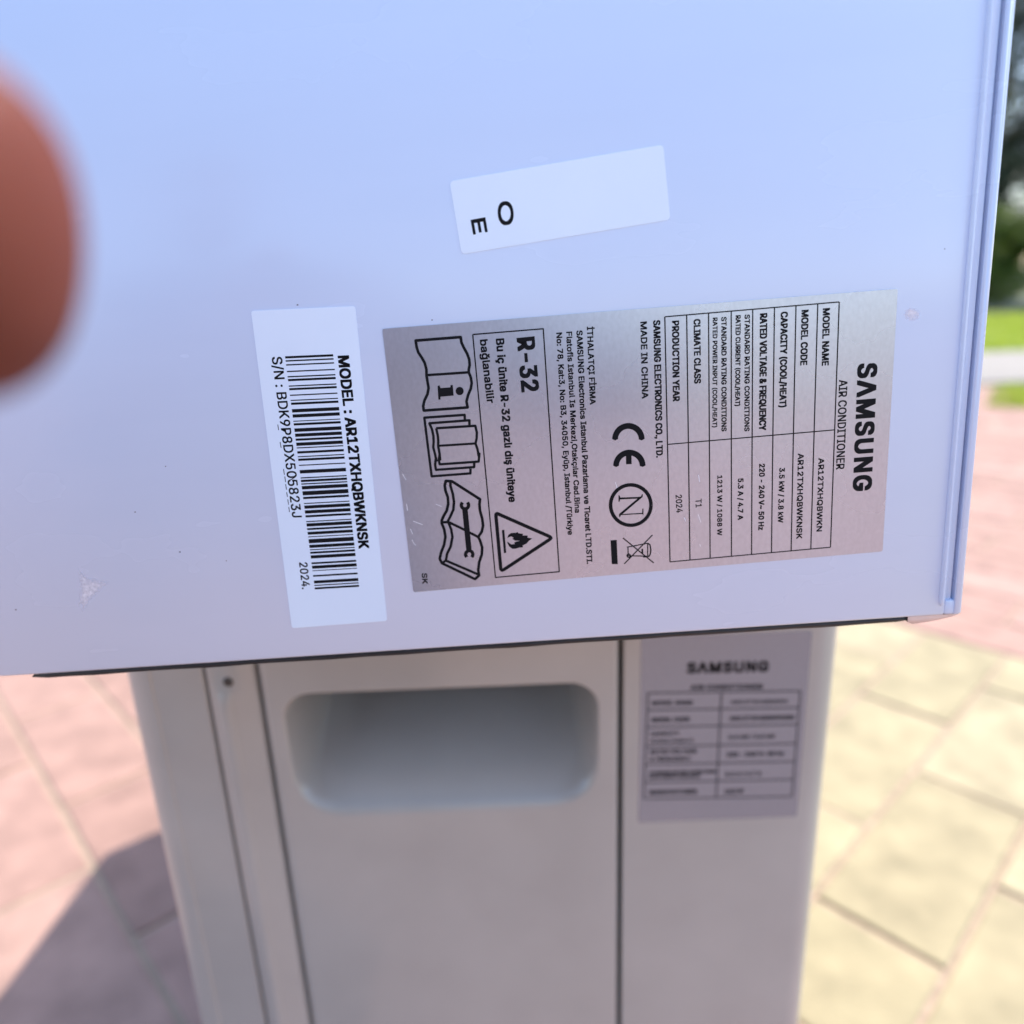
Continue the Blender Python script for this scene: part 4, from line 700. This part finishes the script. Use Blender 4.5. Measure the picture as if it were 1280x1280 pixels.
# end panel: outline seen from above, extruded upwards; rounded left edge, stepped recess and raised lip at the right
prof = [(PX0, .040), (PX0, .006)] + arc_pts(PX0 + .006, .006, .006, 180, 270, 8)[1:] + \
    [(.1262, .0)] + [(.1266, .00025), (.1270, .0007), (.1283, .0008), (.1286, .0018), (.1289, .0019)] + \
    [(.1291, .0004)] + arc_pts(.1296, .0002, .0006, 190, 270, 4) + [(.1302, -.0004)] + arc_pts(.1302, .0007, .0011, 270, 360, 6) + [(PX1, .010), (PX1 - .001, .040)]
bm = bmesh.new()
rows = []
for z, inset in ((0.0, .0012), (.0003, .0005), (.0010, .0), (PZ1 - .004, 0), (PZ1, .004)):
    rows.append([bm.verts.new((x, y + (inset if y < .02 else 0), z)) for x, y in prof])
k = len(prof)
for a, b_ in zip(rows, rows[1:]):
    for i in range(k): bm.faces.new((a[i], a[(i + 1) % k], b_[(i + 1) % k], b_[i]))
bm.faces.new(rows[0][::-1]); bm.faces.new(rows[-1])
bm_obj('end_panel', bm, M['panel'], indoor, angle=50)
# thin raised bead beside the recess
bm = bmesh.new(); rows = []
for z, s in ((.0032, .2), (.0040, .8), (.0055, 1), (PZ1 - .006, 1), (PZ1 - .004, .2)):
    rows.append([bm.verts.new((.1254 + .0007 * s * math.cos(R(a)), -.0000 - .0009 * s * math.sin(R(a)), z)) for a in range(0, 181, 20)])
for a, b_ in zip(rows, rows[1:]):
    for i in range(len(a) - 1): bm.faces.new((a[i], a[i + 1], b_[i + 1], b_[i]))
bm_obj('bead', bm, M['panel'], indoor, smooth=True)
# step that closes the recess at its foot
bevel_box('recess_foot', (.1264, -.0001, .0004), (.1292, .004, .0048), .0006, M['panel'], indoor)
# chassis behind the end panel; its underside is level and rests on the outdoor unit
MInv = MI.inverted()
bm = bmesh.new()
def low(x, y):                       # local z of the level plane
    p = MI @ Vector((x, y, 0)); return (UTOP + .0004 - p.z) / MI[2][2]
secs = []
for y, flat in ((.0405, 0), (.100, 0), (.1005, 1), (.300, 1), (.600, 1), (.815, 1), (.820, 1)):
    e = .004 if y > .816 else 0
    zl = lambda x: low(x, y) if flat else .0012
    x0, x1 = PX0 + .004 + e, PX1 - .004 - e
    secs.append([bm.verts.new(v) for v in ((x0, y, zl(x0) + e), (x1, y, zl(x1) + e), (x1, y, .165), (x1 - .012, y, .192 - e), (x1 - .045, y, .204 - e), (x0 + .012, y, .204 - e), (x0, y, .190 - e))])
for a, b_ in zip(secs, secs[1:]):
    for i in range(7): bm.faces.new((a[i], a[(i + 1) % 7], b_[(i + 1) % 7], b_[i]))
bm.faces.new(secs[0][::-1]); bm.faces.new(secs[-1])
bm_obj('chassis', bm, M['chassis'], indoor, angle=30)
# dark sealing strip under the front edge
bm = bmesh.new(); rows = []
N_ = 60
for i in range(N_ + 1):
    t = i / N_
    x = -.1371 + t * (.1186 + .1371)
    e = min(1, min(t, 1 - t) * 90 + .35)
    th = (.00195 + .00012 * math.sin(t * 37) + .00008 * math.sin(t * 91 + 1)) * e
    zt = -.00002 + .00007 * math.sin(t * 53)
    zc = zt - .0011
    rows.append([bm.verts.new((x, .0032 + .0016 * math.cos(q), (zc + th * .58 * math.sin(q)))) for q in [j * math.pi / 4 for j in range(8)]])
for a, b_ in zip(rows, rows[1:]):
    for i in range(8): bm.faces.new((a[i], a[(i + 1) % 8], b_[(i + 1) % 8], b_[i]))
bm.faces.new(rows[0][::-1]); bm.faces.new(rows[-1])
bm_obj('seal_strip', bm, M['rubber'], indoor, smooth=True)
# clear curved lip at the lower right corner
bm = bmesh.new()
low_edge = [(.1172 + .0138 * i / 10, -.0005 - .0019 * math.cos(math.pi / 2 * i / 10) ** .8 * (1 if i else .7)) for i in range(11)]
a = [bm.verts.new((x, .0014, z)) for x, z in low_edge]; b_ = [bm.verts.new((x, .0014, -.00015)) for x, z in low_edge]
c_ = [bm.verts.new((x, .009, z + .0008)) for x, z in low_edge]
for i in range(10):
    bm.faces.new((a[i], a[i + 1], b_[i + 1], b_[i])); bm.faces.new((a[i], a[i + 1], c_[i + 1], c_[i]))
bm_obj('corner_lip', bm, M['cap'], indoor, smooth=True)

# --- silver nameplate
plate = sticker('nameplate', D['nameplate'], .6, .15, M['foil'], indoor)
plate["label"] = "large silver nameplate with table and symbols"
brand = Print(); brand.text(*D['nameplate_text'][0], track=.13); brand.build('brand_lettering', M['ink'], plate, .17)
for row in D['nameplate_text'][1:]:
    q = Print(); q.text(*row); q.build('printed_line', M['ink'], plate, .17)
q = Print()
for pts, w in D['lines']: q.stroke(pts, w * 1.1)
q.build('table_grid', M['ink'], plate, .17)
groups = {'manual_symbol': range(0, 2), 'booklet_symbol': range(2, 6), 'service_symbol': range(6, 13), 'flame_triangle': range(13, 15),
          'conformity_mark': range(15, 18), 'ring_mark': range(18, 19), 'crossed_bin_symbol': range(19, 26)}
for nm, rg in groups.items():
    q = Print()
    for i in rg:
        pts, w, cl = D['strokes'][i]; q.stroke(pts, w * 1.18, cl)
    if nm == 'flame_triangle': q.poly(D['flame'])
    if nm == 'manual_symbol': q.poly(D['polys'][1]); q.poly(D['polys'][2])
    if nm == 'ring_mark': q.poly(D['polys'][3])
    if nm == 'crossed_bin_symbol': q.poly(D['polys'][0])
    q.build(nm, M['ink'], plate, .17)
q = Print()
for pts in D['scratches']: q.stroke(pts, .16)
tag(q.build('scratches', M['scratch'], plate, .158), kind='stuff')

# --- white barcode sticker
bar = sticker('barcode_sticker', D['barcode'], .8, .15, M['paper'], indoor)
bar["label"] = "white serial number sticker with a barcode"
for row in D['barcode_text']:
    q = Print(); q.text(*row); q.build('printed_line', M['ink'], bar, .17)
q = Print(); q.stroke(D['slash'], .22); q.build('zero_slash', M['ink'], bar, .20)
q = Print()
for a, b_ in D['underlines']: q.stroke([a, b_], .2)
q.build('underlines', M['ink'], bar, .17)
q = Print()
for c in D['bars']: q.add(c, [(0, 1, 2, 3)])
q.build('barcode', M['ink'], bar, .17)

# --- white sticker at the top, set at a slant
c0, c1, c2 = (Vector(p) for p in D['notice_corner'])
du = (c1 - c0).normalized(); dv = Vector((-du.y, du.x))
note = sticker('notice_sticker', [c0, c0 + du * 52, c0 + du * 52 + dv * 17, c0 + dv * 17], 1.2, .15, M['paper'], indoor)
note["label"] = "white sticker set at a slant at the top"
for row in D['notice_text']:
    q = Print(); q.text(*row); q.build('printed_letter', M['ink'], note, .17)

# --- dust specks, and reflection glints painted as pale patches on the glossy plastic
q = Print()
for u, v in D['specks']:
    a = random.uniform(0, 3); r_ = random.uniform(.14, .26)
    q.add([(u + r_ * (1.6 if i % 2 else .9) * math.cos(a + i * 1.05), v + r_ * math.sin(a + i * 1.05)) for i in range(6)], [tuple(range(6))])
tag(q.build('dust_specks', M['fleck'], indoor, .01), kind='stuff')
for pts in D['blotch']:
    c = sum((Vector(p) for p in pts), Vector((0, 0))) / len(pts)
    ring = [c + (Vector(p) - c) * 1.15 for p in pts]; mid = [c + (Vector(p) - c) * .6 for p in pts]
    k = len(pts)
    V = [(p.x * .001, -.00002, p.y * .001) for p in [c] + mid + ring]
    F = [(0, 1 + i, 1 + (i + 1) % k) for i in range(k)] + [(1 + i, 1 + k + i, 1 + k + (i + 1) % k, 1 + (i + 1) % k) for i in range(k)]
    o = mesh_obj('glint_spot', V, F, M['glint_film'], indoor)
    at_ = o.data.attributes.new("glint_alpha", 'FLOAT', 'POINT')
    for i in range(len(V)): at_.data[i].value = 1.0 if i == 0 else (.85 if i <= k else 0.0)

# ------------------------------------------------------------------ hand in front of the lens
def cam_pt(x, y, z):
    return Vector((0, 0, CAM_H)) + RIGHT * x + DOWN * y + AHEAD * z
def skin_mesh(name, joints, rad, edges, root, mat, levels=2, parent=None):
    """one continuous surface grown round a chain of joints"""
    me = bpy.data.meshes.new(name)
    me.from_pydata([tuple(p) for p in joints], edges, [])
    o = link(name, me)
    sk = o.modifiers.new('skin', 'SKIN'); sk.use_smooth_shade = True
    for i, r_ in enumerate(rad):
        me.skin_vertices[0].data[i].radius = (r_, r_) if not isinstance(r_, tuple) else r_
        me.skin_vertices[0].data[i].use_root = (i == root)
    ss = o.modifiers.new('subd', 'SUBSURF'); ss.levels = levels; ss.render_levels = levels
    dg = bpy.context.evaluated_depsgraph_get()
    nm = bpy.data.meshes.new_from_object(o.evaluated_get(dg))
    o.modifiers.clear(); o.data = nm
    bpy.data.meshes.remove(me); nm.name = name
    nm.materials.clear(); nm.materials.append(mat)
    for p in nm.polygons: p.use_smooth = True
    o.parent = parent
    return o

person = tag(empty('person', (0, 0, 0)),
             "blurred reddish fingertip of a person's hand close to the lens, at the upper left", 'person')
J, rad, edges = [], [], []
def chain(root, pts):
    prev = root
    for p, r_ in pts:
        J.append(cam_pt(*p)); rad.append(r_)
        if prev is not None: edges.append((prev, len(J) - 1))
        prev = len(J) - 1
    return prev
palm = chain(None, [((-.105, .005, .012), .025)])
wrist = chain(palm, [((-.150, .024, .006), .025)])
elbow = chain(wrist, [((-.205, .060, -.030), .026), ((-.30, .16, -.16), .036)])
# index finger reaches in from the left; then middle, ring, little finger and thumb, folded out of view
chain(palm, [((-.0885, -.013, .020), .0125), ((-.066, -.0200, .037), .0116), ((-.0480, -.0200, .0470), .0126), ((-.0378, -.0188, .0500), .0132), ((-.0308, -.0180, .0510), .0108)])
chain(palm, [((-.090, .010, .018), .0115), ((-.078, .022, .012), .0105), ((-.082, .028, -.004), .0095), ((-.092, .030, -.010), .008)])
chain(palm, [((-.095, .027, .014), .0105), ((-.086, .038, .006), .0098), ((-.092, .042, -.008), .009), ((-.102, .042, -.012), .0078)])
chain(palm, [((-.103, .040, .010), .0092), ((-.097, .050, .002), .0085), ((-.103, .052, -.009), .0078), ((-.111, .051, -.012), .007)])
chain(palm, [((-.115, -.026, .010), .0125), ((-.100, -.045, .004), .0108), ((-.086, -.056, .002), .0098)])
skin_mesh('hand', J, rad, edges, 0, M['skin'], 3, person)
# rest of the crouching photographer: unseen, added behind camera to shade panel and label
el = J[elbow]
def body(name, pts, edges_, mat, root=0, lv=2):
    return skin_mesh(name, [Vector(p[0]) for p in pts], [p[1] for p in pts], edges_, root, mat, lv, person)
body('jacket', [((-.33, -.70, .34), (.17, .13)), ((-.33, -.66, .52), (.18, .13)), ((-.33, -.60, .70), (.19, .12)), ((-.33, -.57, .79), .06),
                ((-.52, -.57, .71), .075), (el + Vector((-.03, -.04, -.02)), .058), (el + Vector((.05, .075, .03)), .045),
                ((-.13, -.57, .71), .075), ((.04, -.36, .56), .058), ((.08, -.14, .59), .044)],
     [(0, 1), (1, 2), (2, 3), (2, 4), (4, 5), (5, 6), (2, 7), (7, 8), (8, 9)], M['jacket'])
body('trousers', [((-.33, -.74, .26), (.16, .13)), ((-.44, -.72, .25), .10), ((-.52, -.38, .40), .08), ((-.50, -.54, .10), .055), ((-.50, -.52, .06), .05),
                  ((-.22, -.72, .25), .10), ((-.14, -.38, .40), .08), ((-.16, -.54, .10), .055), ((-.16, -.52, .06), .05)],
     [(0, 1), (1, 2), (2, 3), (3, 4), (0, 5), (5, 6), (6, 7), (7, 8)], M['trousers'])
for sx in (-.50, -.16):
    body('shoe', [((sx, -.54, .055), .042), ((sx, -.46, .042), .040), ((sx, -.36, .036), .034)], [(0, 1), (1, 2)], M['shoe'])
body('added_head', [((-.33, -.56, .80), .052), ((-.32, -.53, .86), .055), ((-.31, -.50, .93), .082), ((-.31, -.50, 1.00), .075)], [(0, 1), (1, 2), (2, 3)], M['skin'])
body('hair', [((-.31, -.535, .97), .072), ((-.31, -.52, 1.02), .078), ((-.31, -.48, 1.045), .062)], [(0, 1), (1, 2)], M['hair'])
